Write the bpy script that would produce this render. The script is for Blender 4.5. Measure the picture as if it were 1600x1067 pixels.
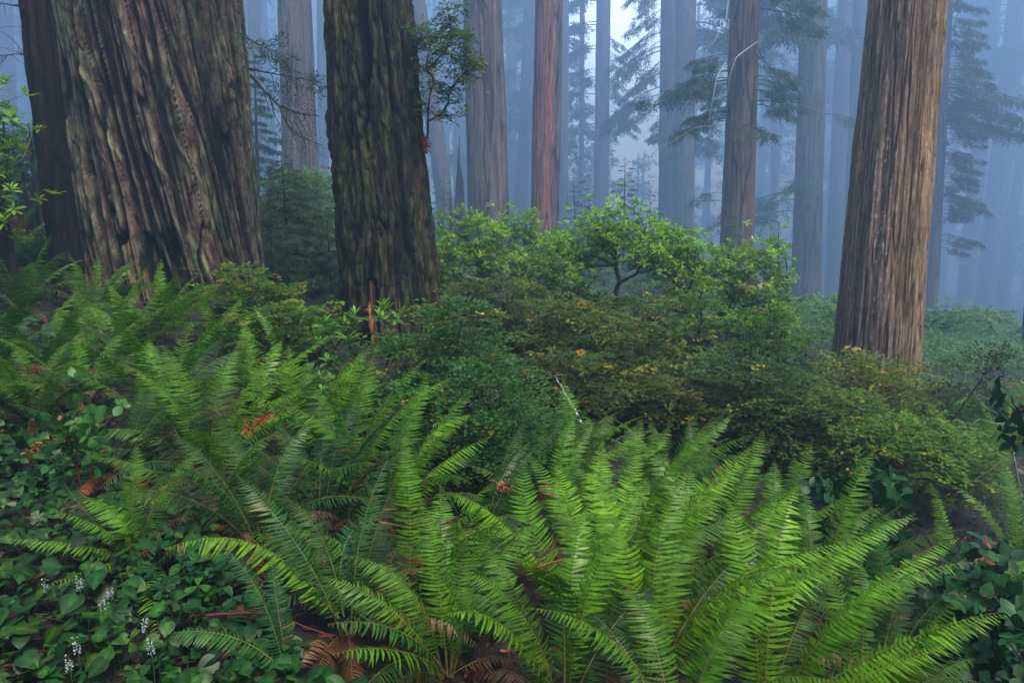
import bpy, math, random
import numpy as np
from mathutils import Vector
sc = bpy.context.scene
for o in list(bpy.data.objects): bpy.data.objects.remove(o)
C = sc.collection
RAD = math.radians
FPX, PITCH, CAMZ = 1200.0, 11.0, 1.65

# ---------------------------------------------------------------- camera
cam_d = bpy.data.cameras.new('camera'); cam = bpy.data.objects.new('camera', cam_d); C.objects.link(cam)
cam.location = (0, 0, CAMZ); cam.rotation_euler = (RAD(90 - PITCH), 0, 0)
cam_d.sensor_width = 36; cam_d.lens = 36 * FPX / 1600; cam_d.clip_start = .05; cam_d.clip_end = 2000
sc.camera = cam
# ---------------------------------------------------------------- sky, sun, exposure
SUN_EL, SUN_AZ = 68.0, 140.0            # degrees; azimuth measured from +Y towards +X
w = bpy.data.worlds.new('World'); sc.world = w; w.use_nodes = True
nt = w.node_tree; nt.nodes.clear()
sky = nt.nodes.new('ShaderNodeTexSky'); sky.sky_type = 'NISHITA'; sky.sun_disc = False
sky.ozone_density = 2.6; sky.air_density = 1.2; sky.dust_density = 0.3
sky.sun_elevation = RAD(SUN_EL); sky.sun_rotation = RAD(SUN_AZ)
bg = nt.nodes.new('ShaderNodeBackground'); bg.inputs[1].default_value = .11
wo = nt.nodes.new('ShaderNodeOutputWorld')
# a bright break in the cloud low over the slope, just right of the red-striped trunk
geo = nt.nodes.new('ShaderNodeTexCoord'); acc = sky.outputs[0]
_a, _e = math.atan2((966 - 800) / FPX, 1.0), RAD(12.8)
for (sig, stg) in ((3.4, 50.0), (8.0, 14.0)):
    dt = nt.nodes.new('ShaderNodeVectorMath'); dt.operation = 'DOT_PRODUCT'
    dt.inputs[1].default_value = (math.sin(_a) * math.cos(_e), math.cos(_a) * math.cos(_e), math.sin(_e)); nt.links.new(geo.outputs['Generated'], dt.inputs[0])
    m1 = nt.nodes.new('ShaderNodeMath'); m1.operation = 'MULTIPLY_ADD'; k_ = 1 / RAD(sig) ** 2; m1.inputs[1].default_value = k_; m1.inputs[2].default_value = -k_
    m2 = nt.nodes.new('ShaderNodeMath'); m2.operation = 'EXPONENT'; nt.links.new(dt.outputs['Value'], m1.inputs[0]); nt.links.new(m1.outputs[0], m2.inputs[0])
    vs = nt.nodes.new('ShaderNodeVectorMath'); vs.operation = 'SCALE'; vs.inputs[0].default_value = (.8 * stg, .92 * stg, 1.0 * stg); nt.links.new(m2.outputs[0], vs.inputs['Scale'])
    ad_ = nt.nodes.new('ShaderNodeVectorMath'); ad_.operation = 'ADD'; nt.links.new(acc, ad_.inputs[0]); nt.links.new(vs.outputs[0], ad_.inputs[1]); acc = ad_.outputs[0]
nt.links.new(acc, bg.inputs[0]); nt.links.new(bg.outputs[0], wo.inputs[0])
sd = bpy.data.lights.new('sun', 'SUN'); sd.energy = 4.8; sd.angle = RAD(22); sd.color = (1, .90, .72)
sun = bpy.data.objects.new('sun', sd); C.objects.link(sun)
sdir = Vector((math.sin(RAD(SUN_AZ)) * math.cos(RAD(SUN_EL)), math.cos(RAD(SUN_AZ)) * math.cos(RAD(SUN_EL)), math.sin(RAD(SUN_EL))))
sun.rotation_euler = sdir.to_track_quat('Z', 'Y').to_euler()
sun.location = (0, 0, 60)
sc.view_settings.view_transform = 'Standard'; sc.view_settings.look = 'None'
sc.view_settings.exposure = 0.92; sc.view_settings.gamma = 1
HAZE_DENSITY, HAZE_COL, HAZE_G = .0078, (.50, .69, .92), .55
cy = sc.cycles
sc.render.engine = 'CYCLES'
cy.use_denoising = True; cy.denoising_prefilter = 'NONE'
cy.max_bounces = 6; cy.diffuse_bounces = 3; cy.glossy_bounces = 2; cy.transmission_bounces = 4; cy.volume_bounces = 3
cy.use_adaptive_sampling = True; cy.adaptive_threshold = .008

# ---------------------------------------------------------------- helpers: projection and ground
cp, sp = math.cos(RAD(PITCH)), math.sin(RAD(PITCH))
def at(px, py, d):
    """point seen at photo pixel (px, py) at forward distance d"""
    cx, cz = (px - 800) / FPX, -(py - 533.5) / FPX
    y = cp + cz * sp; z = -sp + cz * cp; t = d / y
    return np.array([cx * t, d, CAMZ + z * t])
def ground(x, y):
    x = np.asarray(x, float); y = np.asarray(y, float)
    s = -.16 * 45 * np.tanh(x / 45)
    c = np.minimum(np.maximum(y, -6) * .125, .66) - .0 * y
    far = np.maximum(y - 15, 0)
    z = s - c - .05 * far + .0001 * np.maximum(far - 60, 0) ** 2
    z = z - .075 * np.maximum(y - 16, 0) * sstep(4, 42, x)
    z = z + .05 * np.sin(x * 1.7 + 1) * np.sin(y * 1.3) + .03 * np.sin(x * 3.9 + y * 2.1)
    return z
def fd(d):
    """stretch the distances of everything behind the near thicket"""
    return d if d < 16 else 16 + (d - 16) * 2.6
def gx(px, d):
    """x of the column px at ground level, distance d"""
    x = (px - 800) / FPX * d
    for _ in range(6):
        z = float(ground(x, d)) - CAMZ
        # depth along the optical axis
        ax = d * cp - z * sp
        x = (px - 800) / FPX * ax
    return x
def gpt(px, d):
    x = gx(px, d); return np.array([x, d, float(ground(x, d))])

# ---------------------------------------------------------------- numpy noise
_rs = np.random.RandomState(7)
_perm = _rs.permutation(4096).astype(np.int64)
_val = _rs.rand(4096)
def _h(ix, iy, iz):
    return _val[_perm[(_perm[(_perm[ix & 4095] + iy) & 4095] + iz) & 4095]]
def vnoise(p):
    p = np.asarray(p, float); f = np.floor(p); i = f.astype(np.int64); u = p - f; u = u * u * (3 - 2 * u)
    x, y, z = i[..., 0], i[..., 1], i[..., 2]; a, b, c = u[..., 0], u[..., 1], u[..., 2]
    def L(s, t, k): return s + (t - s) * k
    return L(L(L(_h(x, y, z), _h(x + 1, y, z), a), L(_h(x, y + 1, z), _h(x + 1, y + 1, z), a), b),
             L(L(_h(x, y, z + 1), _h(x + 1, y, z + 1), a), L(_h(x, y + 1, z + 1), _h(x + 1, y + 1, z + 1), a), b), c)
def fbm(p, o=3):
    s = 0; a = .5; t = 0
    for k in range(o):
        s = s + a * vnoise(p * (2 ** k) + 17.3 * k); t += a; a *= .5
    return s / t
def sstep(a, b, x):
    t = np.clip((x - a) / (b - a), 0, 1); return t * t * (3 - 2 * t)
def mixc(a, b, t):
    return np.asarray(a)[None] * (1 - t[:, None]) + np.asarray(b)[None] * t[:, None]

# ---------------------------------------------------------------- mesh building
class MB:
    def __init__(s): s.v = []; s.f = []; s.c = []; s.m = []; s.n = 0
    def add(s, v, f, c, m=0):
        v = np.asarray(v, float).reshape(-1, 3); f = np.asarray(f, np.int64)
        c = np.asarray(c, float)
        if c.ndim == 1: c = np.repeat(c[None], len(v), 0)
        s.v.append(v); s.f.append(f + s.n); s.c.append(c); s.m.append(np.full(len(f), m)); s.n += len(v)
    def inst(s, tv, tf, M, P, col, m=0):
        """template verts tv, faces tf copied by matrices M (n,3,3 rows = axes) at P; col (n,3) or (n,k,3)"""
        M = np.asarray(M); P = np.asarray(P); n = len(P)
        if n == 0: return
        V = np.einsum('kj,njx->nkx', tv, M) + P[:, None]
        F = tf[None] + (np.arange(n) * len(tv))[:, None, None]
        col = np.asarray(col)
        if col.ndim == 2: col = np.repeat(col[:, None], len(tv), 1)
        s.add(V.reshape(-1, 3), F.reshape(-1, tf.shape[1]), col.reshape(-1, 3), m)
    def tubes(s, A, B, ra, rb, col, k=5, m=0):
        A = np.asarray(A, float); B = np.asarray(B, float); n = len(A)
        if n == 0: return
        d = B - A; L = np.linalg.norm(d, axis=1, keepdims=True) + 1e-9; d = d / L
        up = np.where(np.abs(d[:, 2:3]) > .9, [[1., 0, 0]], [[0, 0, 1.]])
        u = np.cross(d, up); u /= np.linalg.norm(u, axis=1, keepdims=True) + 1e-9; v = np.cross(d, u)
        th = np.arange(k) * 2 * math.pi / k
        ring = np.cos(th)[None, :, None] * u[:, None] + np.sin(th)[None, :, None] * v[:, None]
        ra = np.broadcast_to(ra, (n,))[:, None, None]; rb = np.broadcast_to(rb, (n,))[:, None, None]
        V = np.concatenate([A[:, None] + ring * ra, B[:, None] + ring * rb], 1)
        i = np.arange(k); F = np.stack([i, (i + 1) % k, (i + 1) % k + k, i + k], 1)
        F = F[None] + (np.arange(n) * 2 * k)[:, None, None]
        col = np.asarray(col, float)
        if col.ndim == 2: col = np.repeat(col, 2 * k, 0)
        s.add(V.reshape(-1, 3), F.reshape(-1, 4), col, m)
    def polyline(s, P, r, col, k=6, m=0):
        """one smooth tube along points P with radii r"""
        P = np.asarray(P, float); n = len(P); r = np.broadcast_to(r, (n,))
        T = np.gradient(P, axis=0); T /= np.linalg.norm(T, axis=1, keepdims=True) + 1e-9
        ref = np.array([.13, .21, .97]) if abs(T[:, 2].mean()) < .8 else np.array([.97, .21, .13])
        U = np.cross(T, ref); U /= np.linalg.norm(U, axis=1, keepdims=True) + 1e-9; W = np.cross(T, U)
        th = np.arange(k) * 2 * math.pi / k
        V = P[:, None] + (np.cos(th)[None, :, None] * U[:, None] + np.sin(th)[None, :, None] * W[:, None]) * r[:, None, None]
        i = np.arange(k); j = (i + 1) % k; F = []
        for q in range(n - 1): F.append(np.stack([q * k + i, q * k + j, (q + 1) * k + j, (q + 1) * k + i], 1))
        s.add(V.reshape(-1, 3), np.concatenate(F), col, m)
    def build(s, name, mats, parent=None, smooth=True, origin=None):
        me = bpy.data.meshes.new(name)
        V = np.concatenate(s.v); Cc = np.concatenate(s.c)
        if origin is None: origin = np.zeros(3)
        V = V - np.asarray(origin)
        tot = sum(f.size for f in s.f); nf = sum(len(f) for f in s.f)
        me.vertices.add(len(V)); me.vertices.foreach_set('co', V.astype(np.float32).ravel())
        me.loops.add(tot); me.polygons.add(nf)
        li = np.concatenate([f.ravel() for f in s.f]); sz = np.concatenate([np.full(len(f), f.shape[1]) for f in s.f])
        me.loops.foreach_set('vertex_index', li.astype(np.int32))
        st = np.concatenate([[0], np.cumsum(sz)[:-1]]); me.polygons.foreach_set('loop_start', st.astype(np.int32))
        if not isinstance(mats, (list, tuple)): mats = [mats]
        for m in mats: me.materials.append(m)
        me.polygons.foreach_set('material_index', np.concatenate(s.m).astype(np.int32))
        me.polygons.foreach_set('use_smooth', np.full(nf, smooth))
        at_ = me.attributes.new('Col', 'FLOAT_COLOR', 'POINT')
        at_.data.foreach_set('color', np.concatenate([Cc, np.ones((len(Cc), 1))], 1).astype(np.float32).ravel())
        me.update(calc_edges=True); me.validate()
        o = bpy.data.objects.new(name, me); C.objects.link(o)
        if parent is not None: o.parent = parent
        else: o.location = origin
        return o
def empty(name, loc, label, cat, group=None):
    o = bpy.data.objects.new(name, None); C.objects.link(o); o.location = loc; o.empty_display_size = .2
    tag(o, label, cat, group); return o
def tag(o, label=None, cat=None, group=None, kind=None):
    if label: o['label'] = label
    if cat: o['category'] = cat
    if group: o['group'] = group
    if kind: o['kind'] = kind
    return o

# ---------------------------------------------------------------- materials
def base_mat(name):
    m = bpy.data.materials.new(name); m.use_nodes = True; t = m.node_tree; t.nodes.clear()
    out = t.nodes.new('ShaderNodeOutputMaterial'); p = t.nodes.new('ShaderNodeBsdfPrincipled')
    return m, t, out, p
def N(t, kind, **kw):
    n = t.nodes.new(kind)
    for k, v in kw.items():
        if k.startswith('_'): setattr(n, k[1:], v)
        else: n.inputs[k].default_value = v
    return n
def leaf_mat(name, rough=.38, trans=.3, gain=1.0, spec=.4, nscale=60):
    m, t, out, p = base_mat(name)
    a = N(t, 'ShaderNodeAttribute', _attribute_name='Col')
    tc = N(t, 'ShaderNodeTexCoord'); no = N(t, 'ShaderNodeTexNoise', Scale=nscale, Detail=2.0)
    t.links.new(tc.outputs['Object'], no.inputs['Vector'])
    mr = N(t, 'ShaderNodeMapRange'); mr.inputs['To Min'].default_value = .62 * gain; mr.inputs['To Max'].default_value = 1.4 * gain
    mr.inputs['From Min'].default_value = .3; mr.inputs['From Max'].default_value = .7
    t.links.new(no.outputs['Fac'], mr.inputs['Value'])
    mx = N(t, 'ShaderNodeVectorMath', _operation='SCALE'); t.links.new(a.outputs['Color'], mx.inputs[0]); t.links.new(mr.outputs[0], mx.inputs['Scale'])
    t.links.new(mx.outputs[0], p.inputs['Base Color']); p.inputs['Roughness'].default_value = rough
    p.inputs['Specular IOR Level'].default_value = spec
    tr = N(t, 'ShaderNodeBsdfTranslucent'); sat = N(t, 'ShaderNodeHueSaturation', Saturation=1.1, Value=1.5)
    t.links.new(mx.outputs[0], sat.inputs['Color']); t.links.new(sat.outputs[0], tr.inputs['Color'])
    ms = N(t, 'ShaderNodeMixShader', Fac=trans); t.links.new(p.outputs[0], ms.inputs[1]); t.links.new(tr.outputs[0], ms.inputs[2])
    t.links.new(ms.outputs[0], out.inputs['Surface'])
    return m
def bark_mat(name, sx=30, sz=.12, amt=.5, bump=.5, dist=.01, rough=.85, spec=.12, speck=None):
    m, t, out, p = base_mat(name)
    a = N(t, 'ShaderNodeAttribute', _attribute_name='Col')
    tc = N(t, 'ShaderNodeTexCoord'); mp = N(t, 'ShaderNodeMapping'); mp.inputs['Scale'].default_value = (1, 1, sz)
    t.links.new(tc.outputs['Object'], mp.inputs['Vector'])
    n1 = N(t, 'ShaderNodeTexNoise', Scale=sx, Detail=6.0, Roughness=.7, Distortion=.4); t.links.new(mp.outputs[0], n1.inputs['Vector'])
    n2 = N(t, 'ShaderNodeTexNoise', Scale=sx * .55, Detail=5.0, Roughness=.75); t.links.new(tc.outputs['Object'], n2.inputs['Vector'])
    mr = N(t, 'ShaderNodeMapRange'); mr.inputs['From Min'].default_value = .32; mr.inputs['From Max'].default_value = .68
    mr.inputs['To Min'].default_value = 1 - amt; mr.inputs['To Max'].default_value = 1 + amt
    t.links.new(n1.outputs['Fac'], mr.inputs['Value'])
    mr2 = N(t, 'ShaderNodeMapRange'); mr2.inputs['From Min'].default_value = .3; mr2.inputs['From Max'].default_value = .7
    mr2.inputs['To Min'].default_value = .7; mr2.inputs['To Max'].default_value = 1.3
    t.links.new(n2.outputs['Fac'], mr2.inputs['Value'])
    mu = N(t, 'ShaderNodeMath', _operation='MULTIPLY'); t.links.new(mr.outputs[0], mu.inputs[0]); t.links.new(mr2.outputs[0], mu.inputs[1])
    mx = N(t, 'ShaderNodeVectorMath', _operation='SCALE'); t.links.new(a.outputs['Color'], mx.inputs[0]); t.links.new(mu.outputs[0], mx.inputs['Scale'])
    col = mx.outputs[0]
    if speck:
        # pale lichen flecks
        mp2 = N(t, 'ShaderNodeMapping'); mp2.inputs['Scale'].default_value = (1, 1, speck[1]); t.links.new(tc.outputs['Object'], mp2.inputs['Vector'])
        n3 = N(t, 'ShaderNodeTexNoise', Scale=speck[0], Detail=3.0, Roughness=.6); t.links.new(mp2.outputs[0], n3.inputs['Vector'])
        r3 = N(t, 'ShaderNodeMapRange'); r3.inputs['From Min'].default_value = speck[2]; r3.inputs['From Max'].default_value = speck[2] + .03
        t.links.new(n3.outputs['Fac'], r3.inputs['Value'])
        mc = N(t, 'ShaderNodeMix', _data_type='RGBA'); mc.inputs[7].default_value = (*speck[3], 1)
        t.links.new(r3.outputs[0], mc.inputs[0]); t.links.new(col, mc.inputs[6]); col = mc.outputs[2]
    t.links.new(col, p.inputs['Base Color'])
    p.inputs['Roughness'].default_value = rough; p.inputs['Specular IOR Level'].default_value = spec
    ad = N(t, 'ShaderNodeMath', _operation='MULTIPLY_ADD'); ad.inputs[1].default_value = .5
    t.links.new(n2.outputs['Fac'], ad.inputs[0]); t.links.new(n1.outputs['Fac'], ad.inputs[2])
    b = N(t, 'ShaderNodeBump', Strength=bump, Distance=dist); t.links.new(ad.outputs[0], b.inputs['Height'])
    t.links.new(b.outputs[0], p.inputs['Normal']); t.links.new(p.outputs[0], out.inputs['Surface'])
    return m
M_fern = leaf_mat('fern_leaf', rough=.55, spec=.18, trans=.3, nscale=30)
M_fernwet = leaf_mat('wet_fern_leaf', rough=.42, spec=.25, trans=.15, nscale=30)
M_dead = leaf_mat('dead_leaf', rough=.5, trans=.15, nscale=90)
M_leaf = leaf_mat('shrub_leaf', rough=.5, spec=.15, trans=.3, nscale=25)
M_gloss = leaf_mat('glossy_leaf', rough=.42, trans=.12, nscale=35, spec=.2)
M_needle = leaf_mat('needle_leaf', rough=.5, trans=.2, nscale=8)
M_petal = leaf_mat('petal', rough=.5, trans=.3, nscale=30)
M_bark = bark_mat('redwood_bark', sx=26, sz=.07, amt=.65, bump=.9, dist=.02)
M_barkbig = bark_mat('old_redwood_bark', sx=15, sz=.22, amt=.8, bump=1.0, dist=.045, rough=.75, spec=.15, speck=(24, .8, .69, (.17, .19, .12)))
M_barkright = bark_mat('striped_redwood_bark', sx=34, sz=.06, amt=.65, bump=1.0, dist=.02, rough=.75)
M_barkdark = bark_mat('dark_bark', sx=20, sz=.2, amt=.75, bump=1.0, dist=.03, rough=.75, spec=.12, speck=(40, .5, .70, (.12, .12, .08)))
M_twig = bark_mat('twig_bark', sx=40, sz=.4, amt=.35, bump=.3, dist=.003, rough=.6)
M_wood = bark_mat('bare_wood', sx=40, sz=.05, amt=.5, bump=.6, dist=.01, rough=.6)

def soil_mat():
    m, t, out, p = base_mat('forest_soil')
    tc = N(t, 'ShaderNodeTexCoord')
    n1 = N(t, 'ShaderNodeTexNoise', Scale=9.0, Detail=8.0, Roughness=.7); n2 = N(t, 'ShaderNodeTexNoise', Scale=60.0, Detail=6.0, Roughness=.75)
    for n in (n1, n2): t.links.new(tc.outputs['Object'], n.inputs['Vector'])
    cr = N(t, 'ShaderNodeValToRGB'); e = cr.color_ramp.elements
    e[0].position = .3; e[0].color = (.006, .004, .003, 1); e[1].position = .75; e[1].color = (.032, .018, .009, 1)
    x = e.new(.52); x.color = (.013, .009, .005, 1)
    mu = N(t, 'ShaderNodeMath', _operation='MULTIPLY_ADD'); mu.inputs[1].default_value = .5
    h = N(t, 'ShaderNodeMath', _operation='MULTIPLY'); h.inputs[1].default_value = .5
    t.links.new(n1.outputs['Fac'], h.inputs[0]); t.links.new(n2.outputs['Fac'], mu.inputs[0]); t.links.new(h.outputs[0], mu.inputs[2])
    t.links.new(mu.outputs[0], cr.inputs[0]); t.links.new(cr.outputs[0], p.inputs['Base Color'])
    p.inputs['Roughness'].default_value = .8
    b = N(t, 'ShaderNodeBump', Strength=.8, Distance=.04); t.links.new(n2.outputs['Fac'], b.inputs['Height']); t.links.new(b.outputs[0], p.inputs['Normal'])
    t.links.new(p.outputs[0], out.inputs['Surface']); return m
M_soil = soil_mat()

# ---------------------------------------------------------------- ground
def build_ground():
    xs = np.concatenate([np.linspace(-230, -25, 60)[:-1], np.linspace(-25, 25, 260), np.linspace(25, 230, 60)[1:]])
    ys = np.concatenate([np.linspace(-14, 22, 200), np.linspace(22, 336, 130)[1:]])
    X, Y = np.meshgrid(xs, ys)
    Z = ground(X, Y) + .05 * (fbm(np.stack([X * 2.2, Y * 2.2, X * 0], -1), 4) - .5)
    V = np.stack([X, Y, Z], -1).reshape(-1, 3)
    ny, nx = X.shape; i = np.arange(nx - 1)[None] + np.arange(ny - 1)[:, None] * nx; i = i.ravel()
    F = np.stack([i, i + 1, i + nx + 1, i + nx], 1)
    b = MB(); b.add(V, F, (.03, .02, .012)); o = b.build('ground', M_soil); tag(o, kind='structure')
build_ground()

# ---------------------------------------------------------------- trunks
def trunk_mesh(name, mat, parent, base, top, r0, r1, nth, zvis, nvis, H, disp, flare=(.25, .6), nfar=24, sink=.6, taper_pow=1.0, lean_pow=1.0):
    """disp(theta, z, X) -> displacement in metres, colour (n,3); z counted from the base"""
    zs = np.concatenate([np.linspace(-sink, zvis, nvis), np.linspace(zvis, H, nfar)[1:]])
    th = np.linspace(0, 2 * math.pi, nth, endpoint=False)
    T, Z = np.meshgrid(th, zs)
    T = T.ravel(); Z = Z.ravel(); k = np.clip(Z / H, 0, 1)
    r = r0 + (r1 - r0) * k ** taper_pow
    zz = np.maximum(Z, 0)
    fl = flare[0] * np.exp(-zz / flare[1]) * (1 + .45 * np.cos(5 * T + 1.3) + .3 * np.cos(8 * T))
    ct, st = np.cos(T), np.sin(T)
    d, col = disp(T, Z, np.stack([ct * r, st * r, Z], 1))
    R = r * (1 + fl) + d
    cx = (top[0] - base[0]) * k ** lean_pow; cyy = (top[1] - base[1]) * k ** lean_pow
    V = np.stack([base[0] + cx + ct * R, base[1] + cyy + st * R, base[2] + Z], 1)
    nz = len(zs); i = np.arange(nth); F = []
    for q in range(nz - 1):
        a = q * nth; F.append(np.stack([a + i, a + (i + 1) % nth, a + nth + (i + 1) % nth, a + nth + i], 1))
    b = MB(); b.add(V, np.concatenate(F), col)
    cz = len(V); top_c = V[-nth:].mean(0)[None]
    b.add(np.concatenate([V[-nth:], top_c + [[0, 0, .05]]]), np.stack([i, (i + 1) % nth, np.full(nth, nth)], 1), col[-1])
    return b.build(name, mat, parent), (r0, r1, H)
def local(parent_loc, p): return np.asarray(p) - np.asarray(parent_loc)

# ridged furrow helper: sheets of vertical strips
def furrow(T, Z, R, freq, zf, warp=.6, shear=None, seed=0):
    """0 in the bottom of a furrow, 1 on a ridge; strips run along z"""
    Tw = T if shear is None else T + shear(T, Z)
    P = np.stack([np.cos(Tw) * R * freq, np.sin(Tw) * R * freq, Z * zf], 1) + seed
    wv = vnoise(P * .6 + 9.1) * warp
    P2 = P + wv[:, None]
    n = vnoise(P2) * .65 + vnoise(P2 * 2.1 + 5) * .35
    return np.clip(np.abs(n - .5) * 3.0, 0, 1)

def crack(Tw, Z, R, fr, zf, w, seed=0):
    """1 in the middle of narrow vertical cracks"""
    P = np.stack([np.cos(Tw) * R * fr, np.sin(Tw) * R * fr, Z * zf], 1) + seed
    P = P + (vnoise(P * 1.3 + 4) * .9)[:, None] * [1, 1, .3]
    return 1 - sstep(w * .25, w, np.abs(vnoise(P) - .5))

def redwood(name, label, px_b, px_t, d, wpx, toptaper, H, pal, lean=0, detail=1, group='redwood trunks in the mist', mat=None, freq=5.5, depth=.05, stripes=None, zvis=None, flare=(.25, .7), cat='tree', ground_py=None):
    """px_b: trunk centre at ground; px_t: trunk centre at photo top edge"""
    d = fd(d); base = gpt(px_b, d)
    ax = d * cp - (base[2] - CAMZ) * sp
    r0 = wpx / 2 / FPX * ax
    ztop = at(px_t, 0, d); hz = ztop[2] - base[2]; H = max(H, hz * 1.15)
    lx = (ztop[0] - base[0]) * H / hz
    root = empty(name, base, label, cat, group)
    nth = int([64, 110, 200][detail]); nz = int([50, 110, 260][detail])
    def disp(T, Z, X):
        n = len(T)
        f = furrow(T, Z, r0, freq, .35, seed=d * 3.1)
        f2 = furrow(T, Z, r0, freq * 2.6, .9, seed=d * 1.7)
        g = f ** .6 * .7 + f2 ** .7 * .3
        ck = crack(T, Z, r0, freq * .8, .3, .07, seed=d * 2.3)
        dd = depth * (g - .6) - depth * .8 * ck
        big = fbm(np.stack([np.cos(T) * 1.2 + d, np.sin(T) * 1.2, Z * .25], 1), 3)
        dd = dd + r0 * .10 * (big - .5)
        c = mixc(pal[0], pal[1], g)
        mm = sstep(.5, .68, fbm(np.stack([np.cos(T) * 2 + d, np.sin(T) * 2, Z * .5], 1), 4))
        c = c * (1 - mm[:, None] * .8) + np.asarray(pal[2])[None] * mm[:, None] * .8
        if stripes: c = stripes(T, Z, c)
        c = c * (1 - .7 * ck[:, None])
        return dd, c
    zv = zvis or min(H, hz + 2)
    o, _ = trunk_mesh('trunk', mat or M_bark, root, (0, 0, 0), (lx, 0, 0), r0, r0 * toptaper, nth, zv, nz, H, disp, flare)
    def cen(z):
        k = max(0, min(1, z / H)); return np.array([base[0] + lx * k, base[1], base[2] + z])
    return root, cen, r0, H, hz

PAL_GREY = ((.06, .04, .032), (.25, .19, .15), (.16, .13, .10))
PAL_RED = ((.06, .035, .02), (.24, .155, .10), (.20, .16, .10))
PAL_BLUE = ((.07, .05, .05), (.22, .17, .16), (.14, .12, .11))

# --- the huge old redwood on the left
def wrapT(T): return (T + math.pi) % (2 * math.pi) - math.pi
def big_redwood():
    base = gpt(272, 12.0); ax = 12 * cp - (base[2] - CAMZ) * sp
    r0 = 134 / FPX * ax
    root = empty('old_redwood', base, 'huge ancient redwood with twisted furrowed lichen-covered bark and black grooves', 'tree')
    def a_of(T): return .115 * sstep(-2.45, -1.7, T) * (1 - sstep(.6, 1.6, T))
    def disp(T, Z, X):
        T = wrapT(T); a = a_of(T); sh = a * (Z - 2.2)
        wob = .06 * (vnoise(np.stack([T * 1.5, Z * .8, T * 0], 1)) - .5)
        Tw = T + sh + wob
        def strips(fr, zf, sd):
            P = np.stack([np.cos(Tw) * r0 * fr, np.sin(Tw) * r0 * fr, Z * zf], 1) + sd
            return np.clip(np.abs(vnoise(P + .8 * vnoise(P * .5 + 3)[:, None]) - .5) * 3.1, 0, 1)
        f0 = strips(2.6, .15, 3.3); f1 = strips(7.5, .35, 11.1); f2 = strips(17, 1.1, 23.); f3 = strips(34, 2.4, 41.)
        cen = sstep(-2.25, -1.75, T) * (1 - sstep(-.25, .2, T))         # the rugged middle and right of the visible side
        low = 1 - sstep(.9, 2.1, Z)
        rough = .35 + .65 * cen
        deep = (1 - sstep(.06, .24, f0)) * cen * (1 - .45 * low)
        ck = np.maximum(crack(Tw, Z, r0, 3.4, .22, .075, 5.) * (.2 + .8 * cen), crack(Tw, Z, r0, 7.5, .5, .045, 15.)); ck2 = crack(Tw, Z, r0, 15, 1.6, .05, 25.)
        dd = .03 * rough * (f0 ** .7 - .6) - .07 * ck - .02 * ck2 + .05 * (f1 ** .7 - .5) + .032 * (f2 - .5) - .13 * deep * (1 - .6 * sstep(-1.1, -.7, T))
        dd = dd + .05 * (fbm(np.stack([np.cos(T) * 2.2, np.sin(T) * 2.2, Z * .8], 1), 3) - .5)
        # pale raised ribs
        rib = np.zeros_like(T)
        for (pts, wd, hh) in (([(5.2, -2.27), (4.4, -2.18), (3.2, -1.92), (2.2, -1.62), (1.3, -1.35), (.3, -1.15)], .03, .045),
                              ([(2.3, -1.35), (1.6, -1.12), (.9, -.95), (.1, -.78)], .028, .04),
                              ([(4.6, -1.62), (3.3, -1.3), (2.2, -.98), (1.0, -.68), (.2, -.5)], .026, .04)):
            zz = np.array([p[0] for p in pts][::-1]); tt = np.array([p[1] for p in pts][::-1])
            tc = np.interp(Z, zz, tt) + .03 * np.sin(Z * 5)
            m = np.exp(-((T - tc) / wd) ** 2) * (Z < pts[0][0] + .2)
            rib = np.maximum(rib, m * (.7 + .6 * vnoise(np.stack([T * 20, Z * 2.5, T * 0], 1)))); dd = dd + hh * m
        # hollow at the foot, and small holes
        for (tc, zc, wt, wz, dp) in ((-2.28, .55, .09, .5, .6), (-1.72, 1.25, .05, .10, .2), (-1.62, .85, .05, .07, .2), (-1.95, 1.8, .04, .1, .15), (-1.1, .7, .05, .22, .18)):
            m = np.exp(-(((T - tc) / wt) ** 2 + ((Z - zc) / wz) ** 2) ** 1.5); dd = dd - dp * m; deep = np.maximum(deep, m)
        lich = sstep(.48, .6, fbm(np.stack([np.cos(T) * 12, np.sin(T) * 12, Z * 4.], 1), 4)) * np.clip(f2 + .4, 0, 1)
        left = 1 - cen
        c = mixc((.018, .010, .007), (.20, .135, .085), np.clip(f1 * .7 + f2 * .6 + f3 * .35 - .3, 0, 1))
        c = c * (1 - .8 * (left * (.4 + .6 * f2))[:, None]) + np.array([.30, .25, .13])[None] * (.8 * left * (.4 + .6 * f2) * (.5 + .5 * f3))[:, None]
        c = c * (1 - lich[:, None] * .65) + np.array([.13, .145, .075])[None] * lich[:, None] * .65
        pur = sstep(.5, .7, fbm(np.stack([np.cos(T) * 3 + 4, np.sin(T) * 3, Z * .9], 1), 3)) * cen
        c = c * (1 - .5 * pur[:, None]) + np.array([.12, .06, .055])[None] * .5 * pur[:, None]
        c = c * (1 - rib[:, None] * .4).clip(0, 1) + np.array([.24, .23, .13])[None] * np.minimum(rib, 1)[:, None] * .4
        blot = vnoise(np.stack([np.cos(Tw) * r0 * 13, np.sin(Tw) * r0 * 13, Z * 6], 1) + 3) * .6 + vnoise(np.stack([np.cos(Tw) * r0 * 30, np.sin(Tw) * r0 * 30, Z * 16], 1)) * .5
        c = c * (.15 + 1.9 * blot)[:, None]
        blacken = np.clip(deep * (1.1 - .6 * sstep(-1.1, -.7, T)) + ck * .95 + ck2 * .5, 0, 1)  # grooves, cracks, hollow and holes all coloured near-black
        c = c * (1 - .96 * blacken[:, None]) + np.array([.004, .004, .004])[None] * .96 * blacken[:, None]
        return dd, c
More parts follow.
